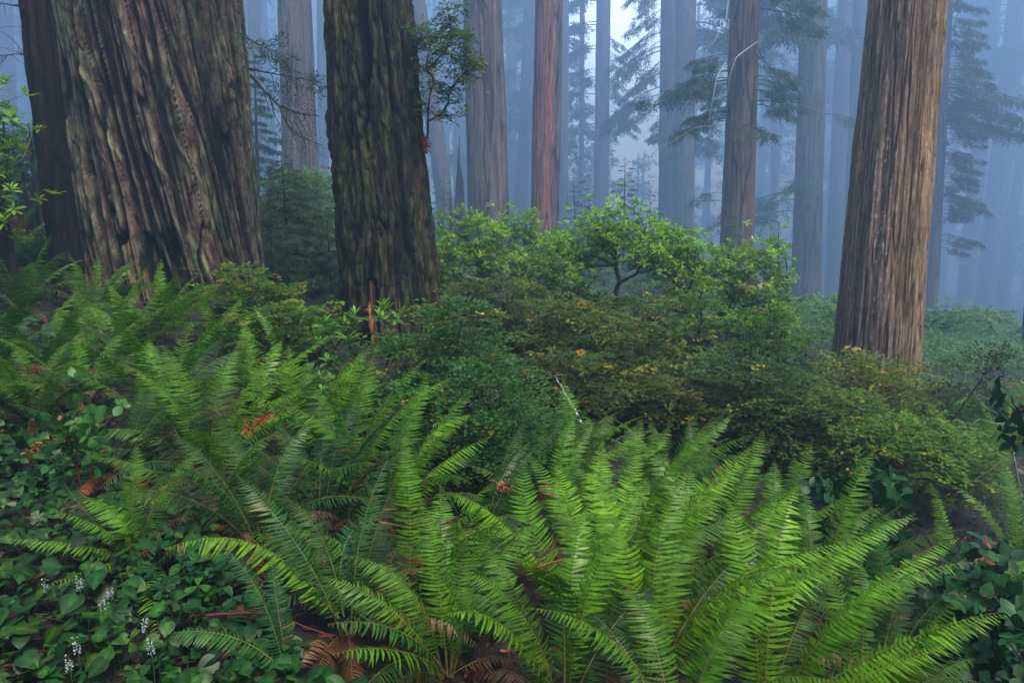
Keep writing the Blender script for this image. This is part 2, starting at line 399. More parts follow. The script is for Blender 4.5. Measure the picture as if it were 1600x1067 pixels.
    trunk_mesh('trunk', M_barkbig, root, (0, 0, 0), (-.12, 0, 0), r0, r0 * .93, 760, 5.4, 400, 16, disp, flare=(.07, .5), nfar=20)
    return root
big_redwood()

# --- the mossy broken trunk in the middle left
def mossy_trunk():
    base = gpt(616, 10.5); ax = 10.5 * cp - (base[2] - CAMZ) * sp
    r0 = 80 / FPX * ax; H = 13.
    root = empty('mossy_trunk', base, 'dark mossy trunk, dark split at the top and orange wood at the foot', 'tree')
    def disp(T, Z, X):
        T = wrapT(T)
        f0 = furrow(T, Z, r0, 3.2, .3, seed=4.); f1 = furrow(T, Z, r0, 9, 2.0, seed=8.); f2 = furrow(T, Z, r0, 22, 4.5, seed=9.)
        dd = .06 * (f0 ** .6 - .6) + .045 * (f1 - .5) + .022 * (f2 - .5)
        dd = dd + .08 * (fbm(np.stack([np.cos(T) * 2.5, np.sin(T) * 2.5, Z * .7], 1), 3) - .5)
        ck = np.maximum(crack(T, Z, r0, 5, .4, .04, 5.), crack(T, Z, r0, 12, .8, .05, 15.)); ck2 = crack(T, Z, r0, 24, 7, .10, 25.)
        dd = dd - .03 * ck - .012 * ck2
        dark = np.clip(ck * .8 + ck2 * .45, 0, 1)
        wob = .10 * (vnoise(np.stack([Z * 6, Z * 0 + 3, Z * 0], 1)) - .5)
        # split running down from the top, sunk and coloured near-black
        tc = -1.62 + .06 * np.sin(Z * 2) + wob; wd = .03 + .13 * sstep(2.6, 4.2, Z)
        m = (np.abs(T - tc) < wd) * sstep(2.5, 2.8, Z) * 1.; dark = np.maximum(dark, m); dd = dd - .16 * m
        # long crack on the right side
        tc = -.98 - .05 * (Z - 2) + wob * .5; m = np.exp(-((T - tc) / .045) ** 2) * sstep(.2, 1.2, Z); dark = np.maximum(dark, m * .8); dd = dd - .09 * m
        tc = -.55 + wob; m = np.exp(-((T - tc) / .06) ** 2); dark = np.maximum(dark, m * .6); dd = dd - .08 * m
        # scar at the foot: black jagged opening with bare wood in it
        jag = .10 * vnoise(np.stack([Z * 9, Z * 0, Z * 0 + 7], 1))
        tc = -1.86 + .10 * Z; half = .26 * (1 - Z / 1.25) + jag * (Z < 1)
        m = (np.abs(T - tc) < half) * (Z < 1.25) * 1.; dark = np.maximum(dark, m); dd = dd - .13 * m
        tw = -1.84 + .03 * np.sin(Z * 9); mw = (np.abs(T - tw) < .14 * (1.05 - Z * .8)) * (Z < .95) * 1.
        m2 = (np.abs(T + 1.28 + .05 * Z) < .07 * (1 - Z / .45)) * (Z < .45) * 1.; dark = np.maximum(dark, m2); dd = dd - .1 * m2
        moss = sstep(.46, .56, fbm(np.stack([np.cos(T) * 9 + 2, np.sin(T) * 9, Z * 1.8], 1), 4))
        ol = sstep(.53, .62, fbm(np.stack([np.cos(T) * 14 + 2, np.sin(T) * 14, Z * 4.0 + 4], 1), 4))
        c = mixc((.008, .007, .006), (.055, .045, .03), f1 * .6 + f2 * .4)
        c = c * (1 - moss[:, None] * .6) + np.array([.06, .06, .022])[None] * moss[:, None] * .6
        c = c * (1 - ol[:, None] * .45) + np.array([.10, .08, .018])[None] * ol[:, None] * .45
        blot = vnoise(np.stack([np.cos(T) * r0 * 40, np.sin(T) * r0 * 40, Z * 9], 1)); c = c * (.4 + 1.2 * blot)[:, None]
        c = c * (1 - dark[:, None] * .92) + np.array([.008, .007, .007])[None] * dark[:, None] * .92
        st = (.6 + .8 * furrow(T, Z, r0, 40, 1.5, seed=2.))
        c = c * (1 - mw[:, None]) + np.array([.42, .19, .065])[None] * (mw * st)[:, None]; dd = dd + .025 * mw
        red = np.exp(-((T + .52) / .05) ** 2) * (sstep(.5, .7, Z) * (1 - sstep(.85, 1.0, Z)) + sstep(1.6, 1.9, Z) * (1 - sstep(2.1, 2.4, Z)))
        c = c * (1 - red[:, None] * .7) + np.array([.35, .08, .03])[None] * red[:, None] * .7
        return dd, c
    H_ = H
    trunk_mesh('trunk', M_barkdark, root, (0, 0, 0), (-.6, 0, 0), r0, r0 * .45, 420, 5.0, 330, H_, disp, flare=(.15, .7), nfar=16)
    return base, r0
MOSSY, MOSSY_R = mossy_trunk()

# --- the striped brown redwood on the right
def right_redwood():
    d = 13.0; base = gpt(1364, d); ax = d * cp - (base[2] - CAMZ) * sp
    r0 = 63 / FPX * ax; H = 20.
    root = empty('redwood', base, 'brown redwood with long straight bark strips and white lichen flecks, standing behind the low huckleberry', 'tree')
    def disp(T, Z, X):
        T = wrapT(T)
        f0 = furrow(T, Z, r0, 5., .22, seed=14.); f1 = furrow(T, Z, r0, 14, .45, seed=18.); f2 = furrow(T, Z, r0, 34, 1.2, seed=29.)
        dd = .045 * (f0 ** .6 - .6) + .035 * (f1 ** .6 - .5) + .010 * (f2 - .5)
        g = f1 * .55 + f2 * .25 + f0 * .2
        side = sstep(-2.1, -1.2, T)
        c = mixc((.09, .05, .028), (.40, .25, .145), g) * (1 - side)[:, None] + mixc((.11, .055, .026), (.56, .355, .175), g) * side[:, None]
        pk = sstep(.5, .68, fbm(np.stack([np.cos(T) * 9, np.sin(T) * 9, Z * .35], 1), 3))
        c = c * (1 - pk[:, None] * .45) + np.array([.30, .175, .13])[None] * pk[:, None] * .45
        band = np.exp(-((T + 2.0 + .04 * Z) / .26) ** 2) * (1 - sstep(3.6, 5, Z))
        fl = sstep(.65, .69, vnoise(np.stack([np.cos(T) * r0 * 34, np.sin(T) * r0 * 34, Z * 15], 1)) * .75 + .25 * f2) * band
        c = c * (1 - fl[:, None]) + np.array([.44, .42, .38])[None] * fl[:, None]
        gr = sstep(.55, .7, fbm(np.stack([np.cos(T) * 6, np.sin(T) * 6 + 3, Z * 1.1], 1), 3)) * (1 - side * .5)
        c = c * (1 - gr[:, None] * .35) + np.array([.15, .14, .08])[None] * gr[:, None] * .35
        ck = np.maximum(crack(T, Z, r0, 9, .25, .045, 5.), crack(T, Z, r0, 20, .6, .05, 15.)); dd = dd - .03 * ck; c = c * (1 - .55 * ck[:, None])
        c = c * (.6 + .8 * vnoise(np.stack([np.cos(T) * r0 * 40, np.sin(T) * r0 * 40, Z * 9], 1)))[:, None]
        return dd, c
    hz = at(1416, 0, d)[2] - base[2]; lx = (at(1416, 0, d)[0] - base[0]) * H / hz
    trunk_mesh('trunk', M_barkright, root, (0, 0, 0), (lx, 0, 0), r0, r0 * .38, 560, 6.4, 330, H, disp, flare=(.06, .5), nfar=16)
right_redwood()
def red_stripe(T, Z, c):
    T = wrapT(T); e = .12 * (vnoise(np.stack([Z * 1.2, Z * 0, Z * 0], 1)) - .5) + .1 * (vnoise(np.stack([Z * 7, Z * 0, Z * 0], 1)) - .5)
    m = sstep(-2.55, -2.45, T + e) * (1 - sstep(-1.2, -1.12, T + e)); st = .6 + .8 * vnoise(np.stack([np.cos(T) * 14, np.sin(T) * 14, Z * .6], 1))
    c = c * (1 - m[:, None]) + np.array([.36, .12, .075])[None] * (m * st)[:, None]
    g = sstep(.58, .66, vnoise(np.stack([np.cos(T) * 8, np.sin(T) * 8, Z * .5 + 4], 1))) * m
    c = c * (.55 + .9 * vnoise(np.stack([np.cos(T) * 20, np.sin(T) * 20, Z * 3], 1)))[:, None]
    return c * (1 - .7 * g[:, None]) + np.array([.2, .15, .14])[None] * .7 * g[:, None]
def red_side(T, Z, c):
    T = wrapT(T); m = sstep(-1.45, -1.2, T + .3 * (vnoise(np.stack([T * 8, Z * .6, T * 0], 1)) - .5))
    return c * (1 - .55 * m[:, None]) + np.array([.22, .10, .07])[None] * .55 * m[:, None]

TR = {}
TR['t3'] = redwood('redwood', 'grey redwood trunk between the huge furrowed redwood and the dark mossy trunk', 472, 460, 27, 56, .75, 24, PAL_GREY, detail=2, depth=.04)
TR['t4'] = redwood('redwood', 'thick grey-brown redwood trunk just right of the dark mossy trunk', 766, 754, 25, 66, .72, 24, PAL_GREY, detail=2, depth=.05)
TR['t5'] = redwood('redwood', 'redwood trunk with a long strip of bare red inner bark down its front', 850, 858, 26, 47, .72, 26, PAL_GREY, detail=2, depth=.035, stripes=red_stripe)
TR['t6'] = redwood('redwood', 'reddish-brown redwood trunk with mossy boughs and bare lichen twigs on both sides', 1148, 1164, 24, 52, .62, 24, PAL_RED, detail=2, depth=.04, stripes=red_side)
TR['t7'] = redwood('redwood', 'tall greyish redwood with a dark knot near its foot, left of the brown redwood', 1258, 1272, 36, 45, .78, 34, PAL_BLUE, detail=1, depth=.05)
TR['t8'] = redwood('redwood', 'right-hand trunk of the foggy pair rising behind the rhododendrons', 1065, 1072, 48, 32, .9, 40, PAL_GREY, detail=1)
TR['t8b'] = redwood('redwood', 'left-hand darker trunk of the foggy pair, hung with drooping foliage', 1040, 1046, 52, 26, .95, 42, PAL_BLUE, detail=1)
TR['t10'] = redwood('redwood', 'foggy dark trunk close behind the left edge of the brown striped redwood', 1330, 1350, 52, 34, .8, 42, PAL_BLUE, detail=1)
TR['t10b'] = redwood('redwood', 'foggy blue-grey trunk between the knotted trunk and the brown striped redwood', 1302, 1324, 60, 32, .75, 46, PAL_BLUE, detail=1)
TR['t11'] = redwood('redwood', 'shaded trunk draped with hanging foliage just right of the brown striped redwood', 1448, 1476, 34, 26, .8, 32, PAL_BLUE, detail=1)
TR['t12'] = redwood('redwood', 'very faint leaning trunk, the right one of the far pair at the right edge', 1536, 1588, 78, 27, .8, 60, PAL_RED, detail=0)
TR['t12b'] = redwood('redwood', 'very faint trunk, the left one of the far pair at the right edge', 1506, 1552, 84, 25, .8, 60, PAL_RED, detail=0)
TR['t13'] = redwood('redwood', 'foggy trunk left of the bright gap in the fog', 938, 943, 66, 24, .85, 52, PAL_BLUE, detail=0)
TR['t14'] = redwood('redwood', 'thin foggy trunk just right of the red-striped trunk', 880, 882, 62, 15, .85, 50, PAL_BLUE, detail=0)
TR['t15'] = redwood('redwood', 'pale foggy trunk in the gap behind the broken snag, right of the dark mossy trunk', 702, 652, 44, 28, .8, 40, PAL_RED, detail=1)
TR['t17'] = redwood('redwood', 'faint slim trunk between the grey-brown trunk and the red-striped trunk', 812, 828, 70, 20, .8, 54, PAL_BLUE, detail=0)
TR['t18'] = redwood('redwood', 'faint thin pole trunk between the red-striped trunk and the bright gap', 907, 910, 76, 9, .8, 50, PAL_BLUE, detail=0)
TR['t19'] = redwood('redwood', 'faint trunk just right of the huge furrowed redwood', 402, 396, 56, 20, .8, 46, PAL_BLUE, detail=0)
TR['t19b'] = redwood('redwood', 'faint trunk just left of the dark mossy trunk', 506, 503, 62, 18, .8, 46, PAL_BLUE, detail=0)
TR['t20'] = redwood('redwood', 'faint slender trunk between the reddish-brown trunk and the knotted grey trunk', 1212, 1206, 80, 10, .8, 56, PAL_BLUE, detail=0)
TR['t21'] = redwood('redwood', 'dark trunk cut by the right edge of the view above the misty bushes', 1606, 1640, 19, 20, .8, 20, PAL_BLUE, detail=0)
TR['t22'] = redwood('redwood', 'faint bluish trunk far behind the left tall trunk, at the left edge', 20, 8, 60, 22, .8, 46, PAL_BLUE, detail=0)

# knot on t7
def burl(tr, px, py, r):
    root, cen, r0, H, hz = tr; d = root.location.y - r0
    p = at(px, py, d + .1) - np.array(root.location)
    b = MB(); th = np.linspace(0, 2 * math.pi, 20, endpoint=False); V = []; F = []
    for q, (rr, yy) in enumerate(((1, .12), (.95, -.05), (.75, -.13), (.5, -.10), (.2, -.02))):
        n = 1 + .12 * np.sin(3 * th + q)
        V.append(np.stack([p[0] + np.cos(th) * r * rr * n, np.full(20, p[1] + yy), p[2] + np.sin(th) * r * rr * 1.15 * n], 1))
    i = np.arange(20)
    for q in range(4): F.append(np.stack([q * 20 + i, q * 20 + (i + 1) % 20, (q + 1) * 20 + (i + 1) % 20, (q + 1) * 20 + i], 1))
    b.add(np.concatenate(V), np.concatenate(F), (.07, .05, .045)); b.build('knot', M_barkdark, root)
burl(TR['t7'], 1256, 453, .22)

# --- slim dark trunks at the left edge
def dark_pole(name, label, px_b, px_t, d, wpx, H, cols, pyt=0, group='dark trunks at the left edge', taper=.75, nth=140, mat=None, freq=9):
    d = fd(d)
    base = gpt(px_b, d); ax = d * cp - (base[2] - CAMZ) * sp; r0 = wpx / 2 / FPX * ax
    t = at(px_t, pyt, d); lx = (t[0] - base[0]) * H / (t[2] - base[2])
    root = empty(name, base, label, 'tree', group)
    def disp(T, Z, X):
        f1 = furrow(T, Z, r0, freq, 1.0, seed=d); f2 = furrow(T, Z, r0, freq * 2.5, 3, seed=d * 2)
        c = mixc(cols[0], cols[1], f1 * .6 + f2 * .4)
        return .035 * (f1 ** .6 - .5) + .012 * (f2 - .5), c
    trunk_mesh('trunk', mat or M_barkdark, root, (0, 0, 0), (lx, 0, 0), r0, r0 * taper, nth, min(H, 7), 240, H, disp, flare=(.12, .4), nfar=8)
    return root, base, lx, H
DP = dark_pole('redwood', 'slim nearly black trunk leaning left, standing left of the huge furrowed redwood', 112, 54, 9.6, 45, 13, ((.006, .004, .003), (.036, .02, .014)))
dark_pole('redwood', 'dark leaning trunk cut off by the left edge of the view', 6, -75, 8.6, 56, 12, ((.008, .006, .005), (.045, .034, .025)))
dark_pole('young_tree', 'thin misty pole tree between the two left trunks, in front of the fog', 122, 92, 17, 13, 10, ((.03, .02, .02), (.09, .07, .06)), nth=24, group='slender trunks', taper=.5)

# --- broken snags
def snag(name, label, px_b, px_t, py_t, d, wpx, cols, seed, tipw=.12, mat=None, group='broken snags'):
    d = fd(d)
    base = gpt(px_b, d); ax = d * cp - (base[2] - CAMZ) * sp; r0 = wpx / 2 / FPX * ax; t = at(px_t, py_t, d); H = t[2] - base[2]; lx = t[0] - base[0]
    root = empty(name, base, label, 'snag', group); rs = np.random.RandomState(seed)
    nth, nz = 72, 90; th = np.linspace(0, 2 * math.pi, nth, endpoint=False)
    top = H * (.62 + .38 * np.clip(np.cos((th - 3.6) * 1.0) * .5 + .5, 0, 1) ** 2 + .09 * (vnoise(np.stack([th * 5, th * 0 + seed, th * 0], 1)) - .5)); top *= H / top.max()
    k = np.linspace(0, 1, nz)[:, None]; Z = -.4 + (top[None] + .4) * k; T = np.broadcast_to(th[None], Z.shape)
    rr = r0 * (1 - (1 - tipw) * np.clip(Z / H, 0, 1) ** 1.3) * (1 + .25 * np.exp(-np.maximum(Z, 0) / .5))
    f = furrow(T.ravel(), Z.ravel(), r0, 8, .7, seed=seed).reshape(Z.shape)
    R = rr + .04 * (f - .5); X = lx * np.clip(Z / H, 0, 1)
    V = np.stack([X + np.cos(T) * R, np.sin(T) * R, Z], -1).reshape(-1, 3); i = np.arange(nth)
    F = np.concatenate([np.stack([q * nth + i, q * nth + (i + 1) % nth, (q + 1) * nth + (i + 1) % nth, (q + 1) * nth + i], 1) for q in range(nz - 1)])
    # inner wall so that the broken rim is a shell
    Ri = R[-1] * .6; Vi = np.stack([X[-1] + np.cos(th) * Ri, np.sin(th) * Ri, Z[-1] - .03], 1); Vb = np.stack([X[-1] * .5 + np.cos(th) * Ri * .5, np.sin(th) * Ri * .5, Z[-1] * .5], 1)
    n0 = len(V); a = (nz - 1) * nth + i; a2 = (nz - 1) * nth + (i + 1) % nth
    F2 = np.concatenate([np.stack([a, a2, n0 + (i + 1) % nth, n0 + i], 1), np.stack([n0 + i, n0 + (i + 1) % nth, n0 + nth + (i + 1) % nth, n0 + nth + i], 1)])
    V = np.concatenate([V, Vi, Vb]); c = mixc(cols[0], cols[1], f.ravel()); c = np.concatenate([c, np.repeat(np.asarray(cols[0])[None], 2 * nth, 0)])
    b = MB(); b.add(V, np.concatenate([F, F2]), c); b.build('trunk', mat or M_barkdark, root)
snag('broken_snag', 'pointed broken snag in the fog between the dark mossy trunk and the grey-brown trunk', 718, 719, 212, 27, 22, ((.04, .03, .03), (.13, .10, .09)), 3)
snag('broken_snag', 'short splintered stub beside the pointed snag in the fog', 706, 704, 290, 26.5, 9, ((.04, .03, .03), (.13, .10, .09)), 31)
snag('broken_snag', 'jagged dark snag leaning behind the left trunk at the left edge', 78, 46, 196, 13, 34, ((.02, .018, .016), (.07, .06, .05)), 5)
snag('broken_snag', 'brown rotting stump low at the left edge behind the ferns', 22, 12, 290, 12.4, 48, ((.035, .018, .01), (.14, .07, .035)), 6, tipw=.5)
snag('broken_snag', 'narrow mossy stub between the brown stump and the dark leaning trunk', 50, 40, 268, 12.8, 26, ((.015, .016, .012), (.05, .055, .035)), 8, tipw=.4)

# ================================================================ foliage tools
def unit(v): return v / (np.linalg.norm(v, axis=-1, keepdims=True) + 1e-9)
def frames(X, Nn):
    """rows: axis x (along), y (side), z (normal)"""
    X = unit(X); Y = unit(np.cross(Nn, X)); Z = np.cross(X, Y)
    return np.stack([X, Y, Z], 1)
def leaf_tpl(kind):
    if kind == 'rhodo':      # elongated, folded on the midrib, tip drooping, y = side
        v = [(0, 0, 0), (.3, .12, .02), (.3, 0, 0), (.3, -.12, .02), (.7, .13, .0), (.7, 0, -.03), (.7, -.13, .0), (1, 0, -.12)]
        f = [(0, 2, 1, 1), (0, 3, 2, 2), (2, 5, 4, 1), (3, 6, 5, 2), (5, 7, 4, 4), (6, 7, 5, 5)]
    elif kind == 'oval':
        v = [(0, 0, 0), (.5, .3, .05), (.5, -.3, .05), (1, 0, -.05), (.5, 0, 0)]
        f = [(0, 4, 1, 1), (4, 3, 1, 1), (0, 2, 4, 4), (2, 3, 4, 4)]
    elif kind == 'salal':
        v = [(0, 0, 0), (.2, .22, .04), (.2, 0, 0), (.2, -.22, .04), (.55, .30, .05), (.55, 0, 0), (.55, -.30, .05), (.85, .15, .0), (.85, 0, -.03), (.85, -.15, .0), (1, 0, -.08)]
        f = [(0, 2, 1, 1), (0, 3, 2, 2), (2, 5, 4, 1), (3, 6, 5, 2), (5, 8, 7, 4), (6, 9, 8, 5), (8, 10, 7, 7), (9, 10, 8, 8)]
    v = np.array(v, float)
    q = np.array([t for t in f if t[2] != t[3]], np.int64); tr = np.array([t[:3] for t in f if t[2] == t[3]], np.int64)
    return v, q, tr
TPL = {k: leaf_tpl(k) for k in ('rhodo', 'oval', 'salal')}
DIA = np.array([(0, 0, 0), (.45, .27, .04), (1, 0, -.03), (.45, -.27, .04)], float); DIAF = np.array([(0, 3, 2, 1)])
def add_leaves(mb, kind, X, Nn, P, size, col, width=1.0, m=0):
    """leaves pointing along X with normal Nn"""
    M = frames(X, Nn) * np.asarray(size)[:, None, None]; M = M.copy(); M[:, 1] *= width
    if kind == 'dia': mb.inst(DIA, DIAF, M, P, col, m); return
    v, q, t = TPL[kind]
    V = np.einsum('kj,njx->nkx', v, M) + P[:, None]; n = len(P); c = np.repeat(np.asarray(col)[:, None], len(v), 1).reshape(-1, 3)
    off = (np.arange(n) * len(v))[:, None, None]
    mb.add(V.reshape(-1, 3), (t[None] + off).reshape(-1, 3), c, m)
    if len(q):
        n0 = mb.n - n * len(v); mb.f.append((q[None] + off).reshape(-1, 4) + n0); mb.m.append(np.full(n * len(q), m))
def rdir(rs, n): return unit(rs.normal(size=(n, 3)))

def skeleton(rs, base, ends, seg=.25, up=.25, jit=.05):
    nodes = [np.array(base, float)]; par = [-1]; dep = [0.]
    E = np.asarray(ends); order = np.argsort(np.linalg.norm(E - base, axis=1)); tips = []
    arr = np.zeros((60000, 3)); arr[0] = base; cnt = 1; cost = np.zeros(60000)
    for e in E[order]:
        D = np.linalg.norm(arr[:cnt] - e, axis=1); below = np.maximum(0, arr[:cnt, 2] - e[2]) * 1.5
        j = int(np.argmin(D + .35 * cost[:cnt] + below)); a = arr[j].copy(); L = D[j]; k = max(1, int(L / seg))
        for q in range(1, k + 1):
            t = q / k; p = a + (e - a) * t; p[2] += up * L * math.sin(math.pi * t) * .4
            if q < k: p = p + rs.normal(size=3) * jit * L * .5
            arr[cnt] = p; cost[cnt] = cost[j] + np.linalg.norm(p - arr[j]); par.append(j); j = cnt; cnt += 1
        tips.append(j)
    nodes = arr[:cnt].copy(); par = np.array(par); w = np.zeros(cnt); w[tips] = 1
    for i in range(cnt - 1, 0, -1): w[par[i]] += w[i] if True else 0
    return nodes, par, w, np.array(tips)
def stems(mb, nodes, par, w, r_tip, col, rs, powr=.42, k=5, m=0):
    i = np.arange(1, len(nodes)); r = r_tip * np.maximum(w, 1) ** powr
    c = np.asarray(col)[None] * (.7 + .6 * rs.rand(len(i), 1))
    mb.tubes(nodes[par[i]], nodes[i], np.minimum(r[par[i]], r[i] * 1.25), r[i], c, k, m)

def spray(rs, mb, P, X, Nn, L, nleaf, ls, colf, m=0, width=1.0, side=True):
    """flat twigs with alternate small leaves; P, X, Nn (n,3)"""
    n = len(P); X = unit(X); Nn = unit(Nn); Y = unit(np.cross(Nn, X)); Nn = np.cross(X, Y)
    L = np.broadcast_to(L, (n,))
    t = np.linspace(.12, 1, nleaf)[None].repeat(n, 0); sgn = np.where(np.arange(nleaf) % 2 == 0, 1., -1.)[None].repeat(n, 0)
    bend = rs.normal(size=(n, 1)) * .25
    pos = P[:, None] + X[:, None] * (L[:, None] * t)[..., None] + Y[:, None] * (L[:, None] * bend * t ** 2)[..., None] - np.array([0, 0, 1.]) * (L[:, None] * .22 * t ** 2)[..., None]
    if side:   # short side twiglets carry the leaves away from the axis
        off = (rs.rand(n, nleaf) ** .7) * (1 - t * .75) * L[:, None] * .42
        pos = pos + (Y[:, None] * sgn[..., None] + X[:, None] * .6) * off[..., None]
    ang = .9 * (1 - t ** 4) * sgn + rs.normal(size=t.shape) * .25
    LX = X[:, None] * np.cos(ang)[..., None] + Y[:, None] * np.sin(ang)[..., None] + rs.normal(size=pos.shape) * [.2, .2, .12]
    LN = Nn[:, None] + rs.normal(size=pos.shape) * .28
    size = ls * (.7 + .6 * rs.rand(n, nleaf))
    col = colf(rs, n, nleaf, t, pos)
    add_leaves(mb, 'dia', LX.reshape(-1, 3), LN.reshape(-1, 3), pos.reshape(-1, 3), size.ravel(), col.reshape(-1, 3), width, m)

def whorls(rs, mb, P, X, nl, ls, cols, kind='rhodo', m=0, droop=.15, width=1.0, jitter=.18):
    """a star of leaves round each twig tip P pointing along X"""
    n = len(P); X = unit(X); a = unit(np.cross(X, rdir(rs, n))); b = np.cross(X, a)
    th = (np.arange(nl)[None] * 2 * math.pi / nl) + rs.rand(n, 1) * 6 + rs.normal(size=(n, nl)) * .2
    rad = a[:, None] * np.cos(th)[..., None] + b[:, None] * np.sin(th)[..., None]
    el = (.45 - droop) + rs.normal(size=(n, nl)) * jitter + .25 * (rs.rand(n, 1) - .5)
    LX = rad * np.cos(el)[..., None] + X[:, None] * np.sin(el)[..., None]
    LN = X[:, None] * np.cos(el)[..., None] - rad * np.sin(el)[..., None] + rs.normal(size=LX.shape) * .12
    pos = P[:, None] - X[:, None] * (rs.rand(n, nl) * ls * .25)[..., None]
    size = ls * (.65 + .5 * rs.rand(n, nl))
    c = cols[:, None] * (.75 + .5 * rs.rand(n, nl, 1))
    add_leaves(mb, kind, LX.reshape(-1, 3), LN.reshape(-1, 3), pos.reshape(-1, 3), size.ravel(), c.reshape(-1, 3), width, m)

# ---------------------------------------------------------------- sword ferns
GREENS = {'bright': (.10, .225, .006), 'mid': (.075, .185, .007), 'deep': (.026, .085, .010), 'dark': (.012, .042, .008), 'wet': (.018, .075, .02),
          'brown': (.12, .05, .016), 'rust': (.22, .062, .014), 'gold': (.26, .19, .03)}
def frond_mesh(mb, rs, P0, P1, P2, P3, wid, col, npair=40, droop=.35, bare=.14, seg=3, rcol=None, up=None, curl=.0, m=0):
    """cubic bezier rachis with two rows of narrow pinnae"""
    L = np.linalg.norm(P1 - P0) + np.linalg.norm(P2 - P1) + np.linalg.norm(P3 - P2)
    def bez(t):
        t = t[:, None]; return (1 - t) ** 3 * P0 + 3 * (1 - t) ** 2 * t * P1 + 3 * (1 - t) * t ** 2 * P2 + t ** 3 * P3
    def dbez(t):
        t = t[:, None]; return 3 * (1 - t) ** 2 * (P1 - P0) + 6 * (1 - t) * t * (P2 - P1) + 3 * t ** 2 * (P3 - P2)
    n = npair; t = np.linspace(bare, .995, n); P = bez(t); T = unit(dbez(t))
    chord = unit((P3 - P0)[None])[0]; side = np.cross(unit((P1 - P0)[None])[0] + 1e-3, unit((P3 - P1)[None])[0])
    if up is not None: side = np.cross(T.mean(0), up) * -1
    side = side / (np.linalg.norm(side) + 1e-9)
    # bend direction: normal = toward the outside (upper face) of the arch
    B = unit(side[None] - T * (T @ side)[:, None]); Nn = unit(np.cross(B, T))
    if (Nn[:, 2].mean() < 0): Nn = -Nn; B = -B
    prof = np.interp((t - bare) / (1 - bare), [0, .06, .2, .45, .7, .88, 1], [.55, .78, .95, 1.0, .78, .42, .06])
    ln = wid * .5 * prof
    P = P + B * (np.cumsum(rs.normal(size=n)) * wid * .006)[:, None]
    w = (P[1:] - P[:-1]); gap = np.linalg.norm(w, axis=1).mean()
    W = gap * .37 * np.clip(prof * 1.3, .3, 1)
    for s in (1., -1.):
        k = seg + 1; u = np.linspace(0, 1, k)
        nj = rs.normal(size=(n, 3)) * .09
        fwd = .22 + .25 * (t - .5)[:, None] + rs.normal(size=(n, 1)) * .05
        d0 = unit(B * s + T * fwd + nj)
        dr = droop * (1 + .4 * rs.normal(size=(n, 1)) * .5)
        lnj = ln * (1 + rs.normal(size=n) * .07) * np.where(rs.rand(n) < .035, .25, 1)
        # centreline of every pinna: leaves level, then droops away from the upper face, tip sweeping forward
        c = P[:, None] + lnj[:, None, None] * (d0[:, None] * u[None, :, None] - Nn[:, None] * (dr[:, None] * (u ** 1.6)[None, :, None]) + T[:, None] * (.16 * (u ** 2)[None, :, None]))
        pw = np.interp(u, [0, .12, .5, .85, 1], [.7, 1, .85, .5, .02])
        hw = W[:, None] * pw[None]
        e = T[:, None] * hw[..., None] + Nn[:, None] * (hw * .35)[..., None]
        e2 = -T[:, None] * hw[..., None] + Nn[:, None] * (hw * .05)[..., None]
        V = np.stack([c + e, c + e2], 2).reshape(n, k * 2, 3)
        i = np.arange(seg) * 2; f = np.stack([i, i + 1, i + 3, i + 2], 1)
        F = f[None] + (np.arange(n) * k * 2)[:, None, None]
        cc = np.asarray(col)[None] * (.75 + .45 * rs.rand(n, 1)); sick = (rs.rand(n, 1) < .006) * 1.; cc = cc * (1 - sick) + sick * np.array([.16, .07, .015]); cc = np.repeat(cc[:, None], 2 * k, 1)
        mb.add(V.reshape(-1, 3), F.reshape(-1, 4), cc.reshape(-1, 3), m)
    tt = np.linspace(0, 1, 16); R = bez(tt); rr = .0042 * (1 - tt * .8) * (wid / .2) ** .5
    mb.polyline(R, rr, rcol if rcol is not None else (.14, .115, .03), 4, m)

def make_frond(parent, rs, P0, az, L, el0, el1, col, wid, npair, seg=3, droop=None, twist=0, mat=None):
    d = np.array([math.cos(az), math.sin(az), 0.]); d2 = np.array([math.cos(az + twist), math.sin(az + twist), 0.]); up = np.array([0, 0, 1.])
    P0 = np.asarray(P0, float)
    P1 = P0 + (d * math.cos(el0) + up * math.sin(el0)) * L * .36
    em = el0 * .55 + el1 * .45
    P2 = P1 + (d * math.cos(em) + up * math.sin(em)) * L * .34
    P3 = P2 + (d2 * math.cos(el1) + up * math.sin(el1)) * L * .33
    b = MB(); frond_mesh(b, rs, P0, P1, P2, P3, wid, col, npair, droop if droop is not None else .25 + .35 * rs.rand(), seg=seg)
    return b.build('frond', mat or (M_fernwet if rs.rand() < .3 else M_fern), parent)

